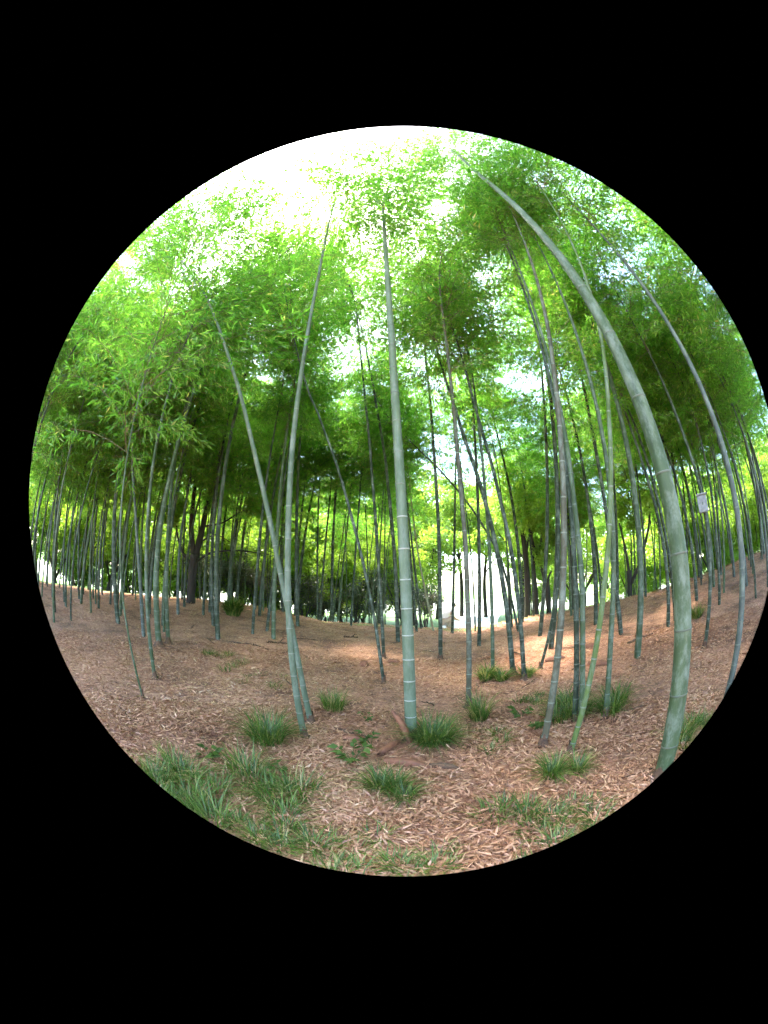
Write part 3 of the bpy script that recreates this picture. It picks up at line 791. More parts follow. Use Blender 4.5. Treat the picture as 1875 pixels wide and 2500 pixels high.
# ------------------------------------------------------------------ broadleaf trees
def tree_mesh(seed, height, trunk_r, spread, nleaf, fork=.35, leaf=.16, mat='tree_leaf', clumps=46, limbs=None):
    rng = np.random.default_rng(seed)
    acc = Acc()
    hx = height * fork
    tr = np.array([[0, 0, -.2], [0, 0, 0], [rng.uniform(-.1, .1), rng.uniform(-.1, .1), hx * .5], [rng.uniform(-.2, .2), rng.uniform(-.2, .2), hx]])
    tp = spline(tr, 10)
    v, q, t = tube(tp, np.linspace(trunk_r * 1.25, trunk_r * .75, 10), 10)
    acc.add(v, q, t)
    cent = []
    nl = 6
    for i in range(nl):
        a = i * 2 * np.pi / nl + rng.uniform(-.4, .4)
        z0 = rng.uniform(.6, 1.0)
        p0 = np.array([np.interp(z0, np.linspace(0, 1, 10), tp[:, c]) for c in range(3)])
        out = spread * rng.uniform(.45, .9)
        p3 = p0 + np.array([math.cos(a) * out, math.sin(a) * out, (height - p0[2]) * rng.uniform(.45, .85)])
        pm = (p0 + p3) / 2 + np.array([math.cos(a), math.sin(a), .3]) * .12 * out + rng.normal(size=3) * .12
        pl = spline(np.array([p0, pm, p3]), 8)
        v, q, t = tube(pl, np.linspace(trunk_r * .5, trunk_r * .1, 8), 6)
        acc.add(v, q, t)
        for k in range(4):
            f = rng.uniform(.4, 1)
            pp = np.array([np.interp(f, np.linspace(0, 1, 8), pl[:, c]) for c in range(3)])
            e = pp + rng.normal(size=3) * np.array([.35, .35, .25]) * spread * .5
            v, q, t = tube(spline(np.array([pp, (pp + e) / 2 + rng.normal(size=3) * .08, e]), 5), np.linspace(trunk_r * .14, .006, 5), 4)
            acc.add(v, q, t)
            cent.append(e)
        cent.append(p3)
    while len(cent) < clumps:
        a = rng.uniform(0, 6.28); ff = math.sqrt(rng.uniform(0, 1))
        cent.append(np.array([math.cos(a) * ff * spread, math.sin(a) * ff * spread, height * rng.uniform(fork, 1)]))
    cent = np.array(cent)
    per = nleaf // len(cent)
    B = []; Vv = []
    for c in cent:
        rad = spread * rng.uniform(.16, .34)
        p = unit(rng.normal(size=(per, 3))) * (rng.uniform(0, 1, (per, 1)) ** .45) * rad * np.array([1.15, 1.15, .75])
        B.append(c + p)
        Vv.append(.45 + rng.normal() * .1 + rng.normal(size=per) * .14)
    B = np.vstack(B); Vv = np.concatenate(Vv)
    D = rng.normal(size=B.shape) + np.array([0, 0, -.4])
    S = leaf * rng.uniform(.7, 1.3, len(B))
    v, q = leaves(B, D, S, S * .55, rng, normal=rng.normal(size=B.shape))
    return acc.mesh('trunk', M['bark']), mesh_np('crown', v, q, None, M[mat], fattrs={'v': np.clip(Vv, 0, 1)})

TREES = [tree_mesh(40 + k, [7.5, 9, 6.5, 8][k], [.14, .18, .12, .15][k], [2.8, 3.4, 2.6, 3.0][k], 19000, [.16, .24, .12, .2][k]) for k in range(4)]

TREES.append(tree_mesh(55, 10, .13, 3.4, 19000, .52))
TREES.append(tree_mesh(56, 11, .14, 3.0, 17000, .46))

def place_tree(x, y, k, label, group, s=1.0, rz=0.0, name='tree'):
    root = link(name, None, None, (x, y, float(gz(x, y))))
    root.rotation_euler[2] = rz
    root.scale = (s, s, s)
    tag(root, label, 'tree', group)
    link('trunk', TREES[k][0], root)
    o = link('crown', TREES[k][1], root); o['kind'] = 'stuff'
    return root

rt = random.Random(21)

def tree_row(spots, label, group):
    for i, (az, r, k, s) in enumerate(sorted(spots)):
        place_tree(r * math.sin(R(az)), r * math.cos(R(az)), k, label % ORD[i], group, s, rt.uniform(0, 6.28))
tree_row([(-60, 17.5, 2, .9), (-50, 18.5, 3, .9), (-42, 17.5, 0, .8), (-35, 19, 2, .9), (-27, 18, 3, .8), (-20, 18.5, 2, .9), (-14, 18, 0, .75), (-7, 19, 2, .9), (-.5, 18.5, 3, .75), (-56, 20, 2, .8), (-46, 21, 2, .9), (-38.5, 26, 0, 1.1), (-29, 27, 1, 1.1), (-23, 24, 2, 1.1), (-12, 26, 3, 1.2), (-68, 19, 0, 1), (-64, 24, 1, 1.3), (-55, 22, 0, 1.0), (-47, 25, 1, 1.35), (-39, 22, 2, 1.15), (-31, 24, 0, 1.4), (-24, 21, 3, 1.25), (-17, 23, 1, 1.25), (-10.5, 22, 2, 1.45), (-4, 24, 0, 1.4), (1.8, 22.5, 3, 1.15), (-51, 30, 1, 1.3), (-35, 31, 1, 1.3), (-21, 29, 0, 1.4), (-8, 30, 1, 1.3)],
         '%s from the left of the sunlit trees behind the left half of the grove', 'sunlit trees behind the grove')
tree_row([(22, 25, 2, 1.0), (29, 21, 3, .9), (35, 27, 0, 1.0), (42, 24, 2, 1.1), (50, 22, 1, 1.0), (58, 25, 0, 1.1), (65, 23, 1, 1.1), (61, 18.5, 0, .9), (68, 18, 3, .9), (57.5, 20.5, 2, .9), (54, 17.5, 2, .9), (46, 18, 3, .8), (39, 18, 2, .8), (26, 30, 1, 1.2), (47, 31, 1, 1.3)],
         '%s from the left of the pale trees behind the right crest', 'pale trees behind the right crest')
tree_row([(-58, 120, 1, 1.5), (-40, 121, 0, 1.7), (-20, 122, 1, 1.6), (-6, 119, 3, 1.6), (20, 121, 1, 1.6), (33, 120, 0, 1.6), (47, 122, 3, 1.7), (60, 120, 1, 1.6)],
         '%s from the left of the small distant trees on the far lake shore', 'trees on the far shore')

tree_row([(5.5, 27, 4, 1.1), (9.5, 29, 5, 1.15), (13.5, 27.5, 4, 1.05), (17.5, 29, 5, 1.1), (20, 24, 4, .9)],
         '%s from the left of the high crowned trees standing over the white glare', 'trees over the path')

# dark trunks just behind the crest, and the forked one in the left thicket
def trunk_tree(name, base, paths, label, crown_at, nleaf, seed, mat='tree_leaf', leaf=.13):
    rng = np.random.default_rng(seed)
    b = np.array([base[0], base[1], float(gz(base[0], base[1]))])
    root = link(name, None, None, tuple(b))
    tag(root, label, 'tree')
    for nm, pl, r0, r1 in paths:
        p = spline(np.array(pl, float) - b, 14)
        v, q, t = tube(p, np.linspace(r0, r1, 14) * (1 + .06 * np.sin(np.arange(14) * 1.9 + seed)), 9)
        a = Acc(); a.add(v, q, t)
        link(nm, a.mesh(nm, M['bark']), root)
    B = []; Vv = []
    per = nleaf // len(crown_at)
    for (x, y, z, rad) in crown_at:
        for sub in range(7):
            c = np.array([x, y, z]) - b + rng.normal(size=3) * rad * .5
            n = per // 7
            B.append(c + unit(rng.normal(size=(n, 3))) * (rng.uniform(0, 1, (n, 1)) ** .5) * rad * .5)
            Vv.append(.35 + rng.normal() * .12 + rng.normal(size=n) * .14)
    B = np.vstack(B); Vv = np.concatenate(Vv)
    S = leaf * rng.uniform(.7, 1.3, len(B))
    v, q = leaves(B, rng.normal(size=B.shape) + np.array([0, 0, -.4]), S, S * .5, rng, normal=rng.normal(size=B.shape))
    o = link('crown', mesh_np('crown', v, q, None, M[mat], fattrs={'v': np.clip(Vv, 0, 1)}), root)
    o['kind'] = 'stuff'

trunk_tree('tree', (-7.01, 9.74), [
    ('trunk', [(-7.01, 9.74, .4), (-6.99, 9.75, 1.3), (-6.95, 9.78, 2.3)], .17, .16),
    ('limb', [(-6.98, 9.78, 2.2), (-7.12, 9.66, 3.2), (-7.18, 9.62, 4.6), (-7.3, 9.6, 6.0)], .11, .05),
    ('limb', [(-6.92, 9.8, 2.2), (-6.8, 9.9, 3.1), (-6.72, 9.94, 4.0), (-6.5, 10, 5.6)], .13, .05),
    ('limb', [(-6.98, 9.76, 1.9), (-7.2, 9.6, 2.15), (-7.35, 9.49, 2.4), (-7.51, 9.36, 2.9), (-7.6, 9.3, 3.5)], .06, .025),
    ('limb', [(-6.93, 9.8, 2.0), (-6.6, 10.05, 2.35), (-6.25, 10.25, 2.5), (-5.55, 10.64, 2.62), (-4.6, 11.1, 2.58)], .045, .015),
    ('limb', [(-6.85, 9.85, 2.7), (-6.5, 10.1, 3.0), (-6.28, 10.22, 3.05), (-5.9, 10.44, 2.88)], .035, .012),
    ('limb', [(-6.72, 9.94, 3.3), (-6.2, 10.3, 3.5), (-5.66, 10.58, 3.94), (-4.96, 10.93, 4.3)], .035, .012),
], 'dark forked tree with curved low branches inside the left thicket', [(-7.2, 9.6, 5.6, 1.1), (-6.5, 10, 5.4, 1.1), (-7.7, 9.3, 3.8, .5), (-5.0, 11, 4.4, .5)], 5000, 3)
trunk_tree('tree', (4.34, 11.72), [('trunk', [(4.36, 11.72, -.3), (4.36, 11.7, 1.2), (4.32, 11.7, 2.8), (4.2, 11.8, 4.4)], .125, .07),
                                   ('limb', [(4.33, 11.7, 2.6), (4.6, 11.9, 3.4), (4.9, 12.1, 4.2)], .05, .02)],
           'dark upright tree trunk right of the white glare, left one of two close together', [(4.2, 11.8, 4.6, 1.1), (4.9, 12.1, 4.3, .8)], 4200, 4)
trunk_tree('tree', (4.68, 11.6), [('trunk', [(4.70, 11.6, -.3), (4.66, 11.6, 1.0), (4.58, 11.62, 2.6), (4.5, 11.4, 4.0)], .10, .05),
                                  ('limb', [(4.6, 11.62, 2.2), (4.8, 11.3, 3.0), (4.9, 11.2, 3.8)], .04, .02)],
           'slimmer dark tree trunk touching the right side of another dark trunk', [(4.6, 11.3, 4.0, .9), (4.9, 11.2, 3.4, .7)], 3500, 5)
trunk_tree('tree', (5.1, 11.4), [('trunk', [(5.1, 11.4, -.2), (5.06, 11.4, .9), (5.02, 11.42, 1.65)], .10, .10),
                                 ('limb', [(5.0, 11.42, 1.55), (4.82, 11.5, 2.3), (4.62, 11.62, 3.1), (4.5, 11.7, 3.8)], .075, .03),
                                 ('limb', [(5.06, 11.42, 1.6), (5.12, 11.4, 1.85), (5.2, 11.35, 2.0)], .05, .03)],
           'dark tree trunk with a broken stub and a limb bending left', [(4.5, 11.7, 3.9, .8), (5.2, 11.6, 3.0, .6)], 3200, 6)
trunk_tree('tree', (5.9, 11.0), [('trunk', [(5.9, 11.0, -.2), (5.88, 11.0, 1.2), (5.83, 11.05, 3.0), (5.9, 11.0, 4.2)], .085, .05),
                                 ('limb', [(5.85, 11.0, 2.6), (6.2, 11.1, 3.3), (6.5, 11.1, 4.1)], .04, .02)],
           'dark narrow tree trunk half behind the bamboos of the big tuft', [(5.9, 11.0, 4.3, .9), (6.5, 11.1, 4.2, .7)], 3500, 7)
trunk_tree('tree', (7.7, 9.9), [('trunk', [(7.7, 9.9, .4), (7.68, 9.88, 1.1), (7.66, 9.87, 1.7)], .10, .10),
                                ('limb', [(7.67, 9.87, 1.6), (7.6, 9.9, 2.4), (7.5, 10.0, 3.4)], .06, .03),
                                ('limb', [(7.7, 9.86, 1.2), (7.95, 9.65, 1.75), (8.04, 9.57, 2.05), (8.36, 9.29, 3.1), (8.5, 9.2, 4.0)], .07, .035)],
           'dark tree dividing low into two trunks on the right crest', [(8.5, 9.2, 4.3, .9), (7.5, 10, 3.8, .8)], 3800, 8)

# ------------------------------------------------------------------ dark shrubs on the lawn edge
def shrub(x, y, h, w, label, seed, maroon=0.0):
    rng = np.random.default_rng(seed)
    root = link('shrub', None, None, (x, y, float(gz(x, y))))
    tag(root, label, 'shrub', 'dark shrubs along the lawn')
    tips = []
    for i in range(9):
        a = rng.uniform(0, 6.28); o = w * rng.uniform(.2, .55)
        p = np.array([[rng.uniform(-.1, .1), rng.uniform(-.1, .1), -.1], [math.cos(a) * o * .4, math.sin(a) * o * .4, h * .4], [math.cos(a) * o, math.sin(a) * o, h * rng.uniform(.7, .95)]])
        acc = Acc(); acc.add(*tube(spline(p, 7), np.linspace(.03, .008, 7), 5))
        link('stem', acc.mesh('stem', M['bark']), root)
        tips += [p[2], p[1] * .3 + p[2] * .7]
    B = []; Vv = []
    for t in tips + [np.array([rng.normal() * w * .3, rng.normal() * w * .3, h * rng.uniform(.35, .8)]) for _ in range(14)]:
        n = 130
        B.append(t + unit(rng.normal(size=(n, 3))) * (rng.uniform(0, 1, (n, 1)) ** .5) * np.array([.33, .33, .2]) * w * rng.uniform(.5, .9))
        Vv.append(.4 + maroon + rng.normal() * .15 + rng.normal(size=n) * .12)
    B = np.vstack(B); Vv = np.concatenate(Vv)
    ok = B[:, 2] > .12
    B = B[ok]; Vv = Vv[ok]
    S = .085 * rng.uniform(.7, 1.3, len(B))
    v, q = leaves(B, rng.normal(size=B.shape), S, S * .55, rng, normal=rng.normal(size=B.shape))
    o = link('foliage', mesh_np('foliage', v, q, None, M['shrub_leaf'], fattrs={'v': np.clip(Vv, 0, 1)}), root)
    o['kind'] = 'stuff'

def pol(az, r): return r * math.sin(R(az)), r * math.cos(R(az))
shrub(*pol(-33, 16.5), 2.7, 2.3, 'dark green shrub behind the forked tree, leftmost of the dark shrubs', 61)
shrub(*pol(-28.5, 16.5), 2.9, 2.2, 'tall dark shrub behind the round dark tuft', 62)
shrub(*pol(-24.3, 16), 2.2, 2.0, 'reddish dark shrub left of the crossing pair', 63, .3)
shrub(*pol(-16.4, 16), 2.3, 1.9, 'reddish dark shrub just right of the crossing pair', 64, .25)
shrub(*pol(-12.5, 16.5), 1.6, 1.5, 'low dark shrub between the crossing pair and the thin leaning bamboo', 65)
shrub(*pol(-8, 16), 2.3, 1.8, 'black green shrub at the foot of the lawn left of the central bamboo', 66)
shrub(*pol(-3.6, 16), 2.9, 2.0, 'tallest dark shrub just left of the central bamboo', 67)
shrub(*pol(3.4, 16.5), 2.3, 1.6, 'dark shrub right of the central bamboo', 68)

# ------------------------------------------------------------------ leaf litter on the slope
def make_litter():
    rng = np.random.default_rng(77)
    P = []
    for r0, r1, n in ((.9, 2.2, 52000), (2.2, 4, 76000), (4, 7, 64000), (7, 13.5, 50000)):
        r = np.sqrt(rng.uniform(r0 ** 2, r1 ** 2, n)); a = np.radians(rng.uniform(-72, 72, n))
        P.append(np.stack([r * np.sin(a), r * np.cos(a)], -1))
    P = np.vstack(P)
    # thin it out in drifts
    dn = np.sin(P[:, 0] * 2.1 + 1.3 * np.sin(P[:, 1] * 1.7)) * np.sin(P[:, 1] * 2.4 + np.sin(P[:, 0] * 1.1) * 1.5)
    dn = dn + .8 * np.sin(P[:, 0] * .9 + .7) * np.sin(P[:, 1] * .8 + 2.0 + np.sin(P[:, 0] * .6))
    keep = rng.uniform(size=len(P)) < .88 + .4 * dn
    P = P[keep]; dn = dn[keep]
    n = len(P)
    z = gz(P[:, 0], P[:, 1]) + rng.uniform(.003, .03, n)
    far = np.hypot(P[:, 0], P[:, 1])
    L = rng.uniform(.035, .095, n) * (1 + np.clip(far - 5, 0, 6) * .06)
    a = rng.uniform(0, 6.28, n)
    d = np.stack([np.cos(a), np.sin(a), rng.normal(size=n) * .3], -1)
    nrm = np.stack([rng.normal(size=n) * .45, rng.normal(size=n) * .45, np.ones(n)], -1)
    v, q = leaves(np.stack([P[:, 0], P[:, 1], z], -1), d, L, L * rng.uniform(.1, .2, n), rng, normal=nrm)
    tone = np.clip(.54 + .12 * dn + rng.normal(size=n) * .17, 0, 1)
    o = link('leaf_litter', mesh_np('leaf_litter', v, q, None, M['litter'], fattrs={'v': tone}))
    tag(o, 'dry brown bamboo leaf litter covering the ground of the grove', 'leaf litter', kind='stuff')
make_litter()

# ------------------------------------------------------------------ grass tufts and weeds
def blades(rng, n, rad, h, droop, width=.006):
    seg = 6
    a = rng.uniform(0, 6.28, n); ro = rad * .45 * np.sqrt(rng.uniform(0, 1, n))
    base = np.stack([ro * np.cos(a), ro * np.sin(a), np.full(n, -.02)], -1)
    az = a + rng.normal(size=n) * .7
    L = h * 1.35 * rng.uniform(.45, 1.2, n)
    out = rng.uniform(.2, .85, n) * droop
    t = np.linspace(0, 1, seg)
    hor = (out * L)[:, None] * (t[None] * .35 + t[None] ** 2 * 1.0)
    zz = L[:, None] * (t[None] - (out * .8)[:, None] * t[None] ** 2.2)
    dirh = np.stack([np.cos(az), np.sin(az), 0 * az], -1)
    P = base[:, None] + dirh[:, None] * hor[..., None]
    P[..., 2] += zz
    s = np.stack([-np.sin(az), np.cos(az), 0 * az], -1)
    w = width * rng.uniform(.6, 1.3, n)[:, None] * np.array([.7, 1, .95, .75, .45, .06])[None]
    v = np.stack([P - s[:, None] * w[..., None], P + s[:, None] * w[..., None]], 2).reshape(-1, 3)
    i = (np.arange(n) * seg * 2)[:, None] + np.arange(seg - 1)[None] * 2
    q = np.stack([i, i + 1, i + 3, i + 2], -1).reshape(-1, 4)
    return v, q, np.repeat(np.where(rng.uniform(size=n) < .12, 1.0, np.clip(.42 + rng.normal(size=n) * .25, 0, .9)), seg - 1)

def tuft(x, y, rad, h, n, label, seed, droop=1.0, clumps=1, width=.0036):
    rng = np.random.default_rng(seed)
    root_z = float(gz(x, y))
    V = []; Q = []; T = []; k = 0
    for c in range(clumps):
        v, q, t = blades(rng, n // clumps, rad if clumps == 1 else rad * .45, h * rng.uniform(.7, 1.1), droop, width)
        if clumps > 1:
            a = rng.uniform(0, 6.28); ro = rad * math.sqrt(rng.uniform(0, 1))
            ox, oy = ro * math.cos(a), ro * math.sin(a)
            v = v + np.array([ox, oy, float(gz(x + ox, y + oy)) - root_z])
        V.append(v); Q.append(q + k); T.append(t); k += len(v)
    nm = 'grass_tuft' if clumps == 1 else 'grass_patch'
    o = link(nm, mesh_np(nm, np.vstack(V), np.vstack(Q), None, M['grass'], fattrs={'v': np.concatenate(T)}), None, (x, y, root_z))
    tag(o, label, 'grass tuft' if clumps == 1 else 'grass patch', 'grass in the litter', 'stuff' if clumps > 1 else None)

tuft(-1.22, 2.76, .32, .36, 420, 'bright green grass tuft left of the feet of the crossing pair', 1)
tuft(-.82, 3.87, .26, .32, 260, 'small upright grass tuft between the crossing pair and the central bamboo', 2, .7)
tuft(.28, 3.13, .34, .42, 620, 'drooping grass tuft against the right side of the central bamboo', 3, 1.1)
tuft(.82, 3.62, .2, .32, 240, 'small grass tuft at the foot of the brownish bamboo right of centre', 4, .7)
tuft(.86, 2.89, .24, .14, 160, 'low thin grass tuft right of the drooping one', 5, 1.0, 3)
tuft(-1.12, 1.70, .55, .24, 2000, 'wide sprawling grass patch at the lower left edge', 6, 1.1, 16)
tuft(-.78, 1.42, .3, .16, 420, 'smaller grass patch at the right end of the sprawling lower left one', 7, 1.0, 5)
tuft(-.09, 2.04, .24, .2, 460, 'dark grass tuft in the middle foreground below the rusty bark strip', 8, 1.0, 3)
tuft(1.16, 1.96, .2, .2, 400, 'dark grass tuft in the right foreground', 9, 1.0, 3)
tuft(2.05, 3.2, .5, .3, 1100, 'big grass tuft around the feet of the bamboos on the right', 10, 1.0, 8)
tuft(2.5, 1.75, .4, .22, 600, 'dark grass patch at the right edge beside the thickest bamboo', 11, 1.0, 6)
tuft(.72, 1.40, .45, .13, 1100, 'wide low grass patch at the bottom edge right of the middle', 12, 1.0, 15)
tuft(-.12, 1.25, .36, .12, 850, 'low grass patch at the bottom edge in the middle', 13, 1.0, 13)
tuft(-4.82, 8.9, .45, .5, 700, 'round dark grass tuft far back on the left slope', 14, .9, 1, .012)
tuft(5.59, 4.73, .25, .3, 300, 'small dark grass tuft right of the foot of the thickest bamboo', 15)
tuft(1.55, 5.1, .4, .24, 500, 'dark low grass tuft around the feet of two dark leaning bamboos', 16, 1.0, 4, .009)
tuft(-3.04, 4.97, .5, .12, 420, 'thin yellowish grass patch on the left slope', 17, 1.2, 7)
tuft(-2.0, 4.6, .4, .1, 260, 'faint grass patch behind the bright tuft on the left', 18, 1.2, 6)
tuft(1.5, 3.9, .3, .14, 240, 'faint grass patch between the brownish bamboo and the dark low tuft', 19, 1.1, 4)

def weed(x, y, label, seed, s=1.0):
    rng = np.random.default_rng(seed)
    z = float(gz(x, y))
    root = link('weed', None, None, (x, y, z))
    tag(root, label, 'weed', 'small leafy weeds')
    n = int(rng.integers(4, 7))
    B = []; D = []
    for i in range(n):
        a = rng.uniform(0, 6.28)
        p = np.array([[0, 0, -.01], [math.cos(a) * .03 * s, math.sin(a) * .03 * s, .06 * s], [math.cos(a) * .09 * s, math.sin(a) * .09 * s, .12 * s * rng.uniform(.7, 1.2)]])
        acc = Acc(); acc.add(*tube(spline(p, 5), np.linspace(.003, .0015, 5), 4))
        link('stem', acc.mesh('stem', M['weed'], fattrs=None), root)
        for j in range(6):
            f = rng.uniform(.35, 1)
            B.append(p[0] * (1 - f) + p[2] * f); aa = a + rng.uniform(-1.6, 1.6)
            D.append([math.cos(aa), math.sin(aa), rng.uniform(-.2, .4)])
    S = rng.uniform(.05, .085, len(B)) * s
    v, q = leaves(np.array(B), np.array(D), S, S * .55, rng)
    link('leaves', mesh_np('leaves', v, q, None, M['weed'], fattrs={'v': np.clip(rng.normal(.5, .2, len(B)), 0, 1)}), root)

weed(1.26, 3.46, 'bluish green weed left of the tilted brownish bamboo, upper one of two', 31, 1.2)
weed(1.31, 3.1, 'bluish green weed left of the tilted brownish bamboo, lower one of two', 32, 1.1)
weed(-.42, 2.62, 'leafy green weed left of the rusty sheath on the ground', 33, 1.3)
weed(-.94, 2.25, 'tiny bright green weed in the litter below the bright grass tuft', 34, .8)
weed(-.41, 3.66, 'small weed in the litter right of the small upright tuft', 35, .8)
weed(-1.53, 2.18, 'light green weed above the sprawling lower left grass', 36, 1.1)
weed(-.3, 2.98, 'low weed beside the rusty sheath at the central bamboo', 37, 1.2)

# ------------------------------------------------------------------ fallen sheaths, sticks and bark
def sheath(a, b, width, label, seed, lift=.02, curl=.7, mat='sheath', tip=0.0):
    """half-pipe strip of dry culm sheath from a to b"""
    rng = np.random.default_rng(seed)
    a = np.array([a[0], a[1], float(gz(a[0], a[1])) + lift]); b = np.array([b[0], b[1], float(gz(b[0], b[1])) + lift + tip])
    org = a.copy()
    n, m = 12, 7
    d = unit(b - a); s = unit(np.cross(d, [0, 0, 1.0])); u = np.cross(s, d)
    L = np.linalg.norm(b - a)
    t = np.linspace(0, 1, n)
    wv = width * (.55 + .45 * np.sin(np.pi * (t * .8 + .15))) * np.where(t > .8, 1 - (t - .8) * 3.2, 1)
    ph = np.linspace(-1, 1, m) * (1.2 + curl)
    rows = []
    for th in (0, .006):
        P = []
        for i in range(n):
            rr = wv[i] * .5
            bow = .05 * L * math.sin(math.pi * t[i]) * rng.uniform(.8, 1.2)
            for f in ph:
                P.append(d * t[i] * L + s * math.sin(f) * (rr - th) + u * ((math.cos(f)) * (rr - th) + bow) + rng.normal(size=3) * .0025)
        rows.append(np.array(P))
    v = np.vstack(rows)
    i = np.arange(n - 1)[:, None] * m; j = np.arange(m - 1)[None]
    q1 = np.stack([i + j, i + j + 1, i + m + j + 1, i + m + j], -1).reshape(-1, 4)
    q2 = q1[:, ::-1] + n * m
    edge = []
    for i_ in range(n - 1):
        for j_ in (0, m - 1):
            p0, p1 = i_ * m + j_, (i_ + 1) * m + j_
            edge.append((p0, p1, p1 + n * m, p0 + n * m))
    for j_ in range(m - 1):
        for i_ in (0, n - 1):
            p0, p1 = i_ * m + j_, i_ * m + j_ + 1
            edge.append((p0, p1, p1 + n * m, p0 + n * m))
    o = link('fallen_sheath', mesh_np('fallen_sheath', v, np.vstack([q1, q2, np.array(edge)]), None, M[mat], smooth=True), None, tuple(org))
    tag(o, label, 'sheath', 'fallen sheaths and bark')

def stick(pts, r, label, seed, lift=.015):
    rng = np.random.default_rng(seed)
    p = np.array([[x, y, float(gz(x, y)) + lift] for x, y in pts])
    org = p[0].copy()
    pl = spline(p - org, 12) + rng.normal(size=(12, 3)) * r * .3
    acc = Acc(); acc.add(*tube(pl, np.linspace(r, r * .5, 12) * rng.uniform(.85, 1.15, 12), 7))
    k = 6
    e = pl[k] + np.array([rng.uniform(-1, 1), rng.uniform(-1, 1), .4]) * r * 6
    acc.add(*tube(np.array([pl[k], (pl[k] + e) / 2 + [0, 0, r], e]), [r * .45, r * .35, r * .2], 5))
    o = link('fallen_stick', acc.mesh('fallen_stick', M['rot']), None, tuple(org))
    tag(o, label, 'stick', 'fallen sticks')

sheath((-.21, 2.77), (-.03, 3.14), .075, 'rusty dry sheath lying before the foot of the central bamboo', 1)
sheath((.05, 3.10), (-.12, 3.16), .085, 'dark brown sheath propped upright against the foot of the central bamboo', 2, .0, .4, 'sheath', .34)
sheath((-.16, 2.66), (.2, 2.5), .085, 'long rusty bark strip lying crosswise in the middle foreground', 3)
sheath((.2, 2.55), (.44, 2.45), .06, 'rotten crumbling bark piece at the right end of the rusty strip', 4, .01, .8, 'rot')
sheath((-.58, 3.1), (-.38, 3.06), .06, 'short rusty sheath between the crossing pair and the central bamboo', 5)
sheath((-.8, 6.3), (-.64, 6.27), .15, 'rusty red lump of sheath back on the slope left of the central bamboo', 6, .02, .9)
sheath((-.3, 6.66), (-.08, 6.62), .10, 'small brown sheath close left of the central bamboo on the back slope', 7)
stick([(2.22, 6.74), (2.25, 6.4), (2.2, 6.14)], .018, 'thin stick on the slope between the two dark leaning bamboos', 8)
sheath((2.43, 5.58), (2.76, 5.4), .11, 'rusty sheath at the foot of the thin bamboo slanting right', 9)
sheath((3.29, 5.61), (3.5, 5.45), .13, 'rusty sheath on the right slope behind the two side by side bamboos', 10)
sheath((2.87, 4.79), (3.1, 4.44), .11, 'rusty sheath just above the big tuft', 11)
stick([(3.9, 5.05), (4.2, 5.1), (4.55, 5.06)], .03, 'fallen branch lying on the right slope', 12)
stick([(-1.55, 8.9), (-1.4, 9.0), (-1.2, 9.07)], .03, 'short dark stick on the far slope left of the central bamboo', 13)
stick([(-2.85, 6.8), (-2.6, 7.0), (-2.4, 7.15)], .028, 'dark stick at the feet of the three bamboos right of the round tuft', 14)
stick([(-3.4, 6.2), (-3.0, 6.35), (-2.6, 6.3)], .02, 'long thin stick on the left slope behind the crossing pair', 15)

rs = random.Random(91)
tw = []
while len(tw) < 22:
    a = R(rs.uniform(-58, 58)); r = rs.uniform(2.2, 9)
    tw.append((a, r))
for i, (a, r) in enumerate(sorted(tw)):
    x, y = r * math.sin(a), r * math.cos(a); h = rs.uniform(0, 6.28); L = rs.uniform(.15, .45) * (1 + r * .05)
    stick([(x, y), (x + math.cos(h) * L * .5 + rs.uniform(-.04, .04), y + math.sin(h) * L * .5), (x + math.cos(h) * L, y + math.sin(h) * L)], rs.uniform(.005, .009) * (1 + r * .08), '%s from the left of the thin twigs lying loose in the litter' % ORD[i], 200 + i)

# ------------------------------------------------------------------ pale box on a bamboo, crouching person
def make_box():
    p = np.array([4.50, 3.48, 2.25])
    root = link('pale_box', None, None, tuple(p))
    ang = math.atan2(4.5, 3.48)
    root.rotation_euler = (0, 0, -ang)
    tag(root, 'pale grey box fixed to a bamboo between the thickest and the blue grey one', 'box')
    def box(name, x0, x1, y0, y1, z0, z1, mat, bev=.012):
        import bmesh
        bm = bmesh.new()
        bmesh.ops.create_cube(bm, size=1)
        for v in bm.verts:
            v.co = (x0 + (v.co.x + .5) * (x1 - x0), y0 + (v.co.y + .5) * (y1 - y0), z0 + (v.co.z + .5) * (z1 - z0))
        bmesh.ops.bevel(bm, geom=bm.edges[:], offset=bev, segments=2, affect='EDGES')
        me = bpy.data.meshes.new(name); bm.to_mesh(me); bm.free()
        me.materials.append(mat)
        return link(name, me, root)
    box('housing', -.085, .085, -.13, -.03, 0, .26, M['box'])
    box('lid', -.1, .1, -.15, -.02, .262, .285, M['box'], .006)
    box('latch', -.012, .012, -.142, -.132, .11, .15, M['node_dark'], .002)
    box('strap', -.06, .06, -.028, .075, .10, .13, M['node_dark'], .004)
make_box()

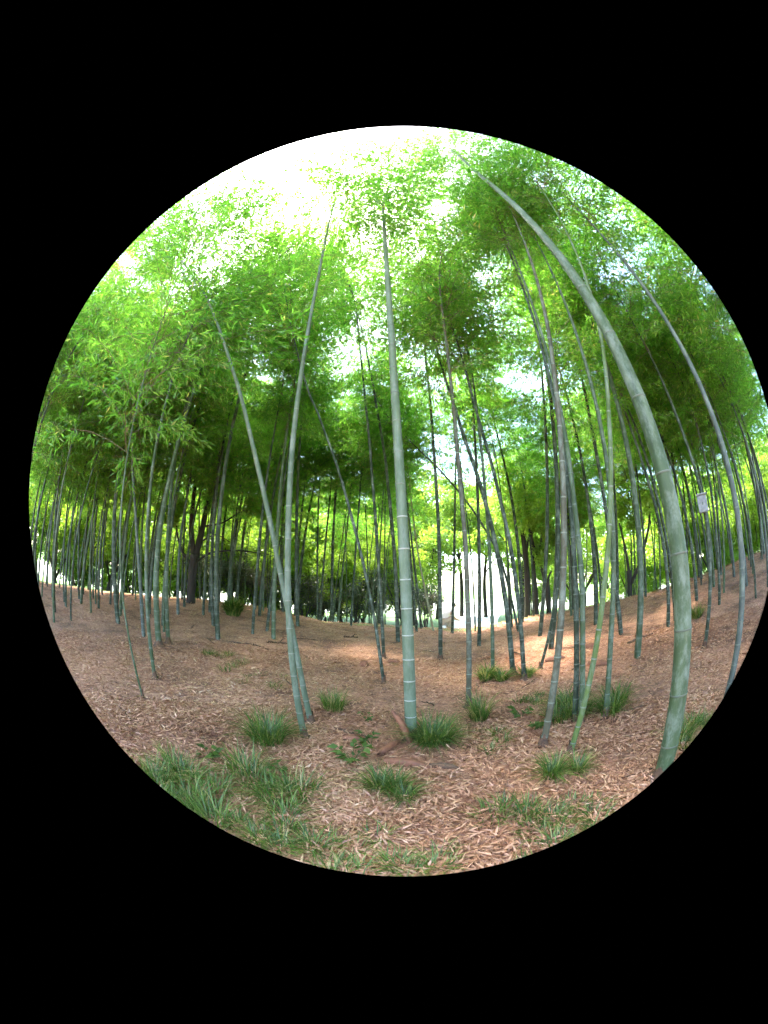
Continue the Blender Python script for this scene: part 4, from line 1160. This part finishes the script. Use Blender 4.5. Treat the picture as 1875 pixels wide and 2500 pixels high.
def skin_obj(name, verts, edges, radii, mat, parent, sub=2, root=0):
    me = bpy.data.meshes.new(name)
    me.from_pydata(verts, edges, [])
    me.materials.append(mat)
    o = link(name, me, parent)
    sk = o.modifiers.new('skin', 'SKIN')
    sk.use_smooth_shade = True
    for i, r in enumerate(radii):
        me.skin_vertices[0].data[i].radius = (r, r) if not isinstance(r, tuple) else r
    me.skin_vertices[0].data[root].use_root = True
    s = o.modifiers.new('sub', 'SUBSURF'); s.levels = sub; s.render_levels = sub
    return o

def make_person():
    x, y = 1.62, 12.6
    root = link('person', None, None, (x, y, float(gz(x, y))))
    root.rotation_euler = (0, 0, R(15))
    tag(root, 'person in pale pink top crouching on the grass behind the slope', 'person')
    V = [(-.22, 0, .32), (-.16, 0, .50), (-.02, 0, .66), (.10, 0, .72), (.17, 0, .78), (.23, 0, .86), (.25, 0, .96),
         (.03, .16, .66), (.15, .18, .44), (.33, .10, .34), (.41, .08, .30), (.03, -.16, .66), (.15, -.18, .44), (.33, -.10, .34), (.41, -.08, .30),
         (-.20, .10, .30), (.14, .14, .46), (-.04, .13, .09), (.12, .14, .04), (-.20, -.10, .30), (.14, -.14, .46), (-.04, -.13, .09), (.12, -.14, .04)]
    Eg = [(0, 1), (1, 2), (2, 3), (3, 4), (4, 5), (5, 6), (2, 7), (7, 8), (8, 9), (9, 10), (2, 11), (11, 12), (12, 13), (13, 14),
          (0, 15), (15, 16), (16, 17), (17, 18), (0, 19), (19, 20), (20, 21), (21, 22)]
    Rd = [.12, .12, .12, .09, .05, .085, .07, .055, .042, .032, .03, .055, .042, .032, .03, .085, .065, .045, .04, .085, .065, .045, .04]
    skin_obj('body', V, Eg, Rd, M['skin'], root)
    sv = [0, 1, 2, 3, 7, 8, 11, 12]
    mp = {a: i for i, a in enumerate(sv)}
    skin_obj('shirt', [V[a] for a in sv], [(mp[a], mp[b]) for a, b in Eg if a in mp and b in mp], [Rd[a] * 1.22 for a in sv], M['shirt'], root)
    sv = [0, 15, 16, 17, 19, 20, 21]
    mp = {a: i for i, a in enumerate(sv)}
    skin_obj('trousers', [V[a] for a in sv], [(mp[a], mp[b]) for a, b in Eg if a in mp and b in mp], [Rd[a] * 1.2 for a in sv], M['trousers'], root)
    skin_obj('hair', [(.16, 0, .82), (.19, 0, .90), (.23, 0, .99)], [(0, 1), (1, 2)], [.075, .098, .075], M['hair'], root)
make_person()
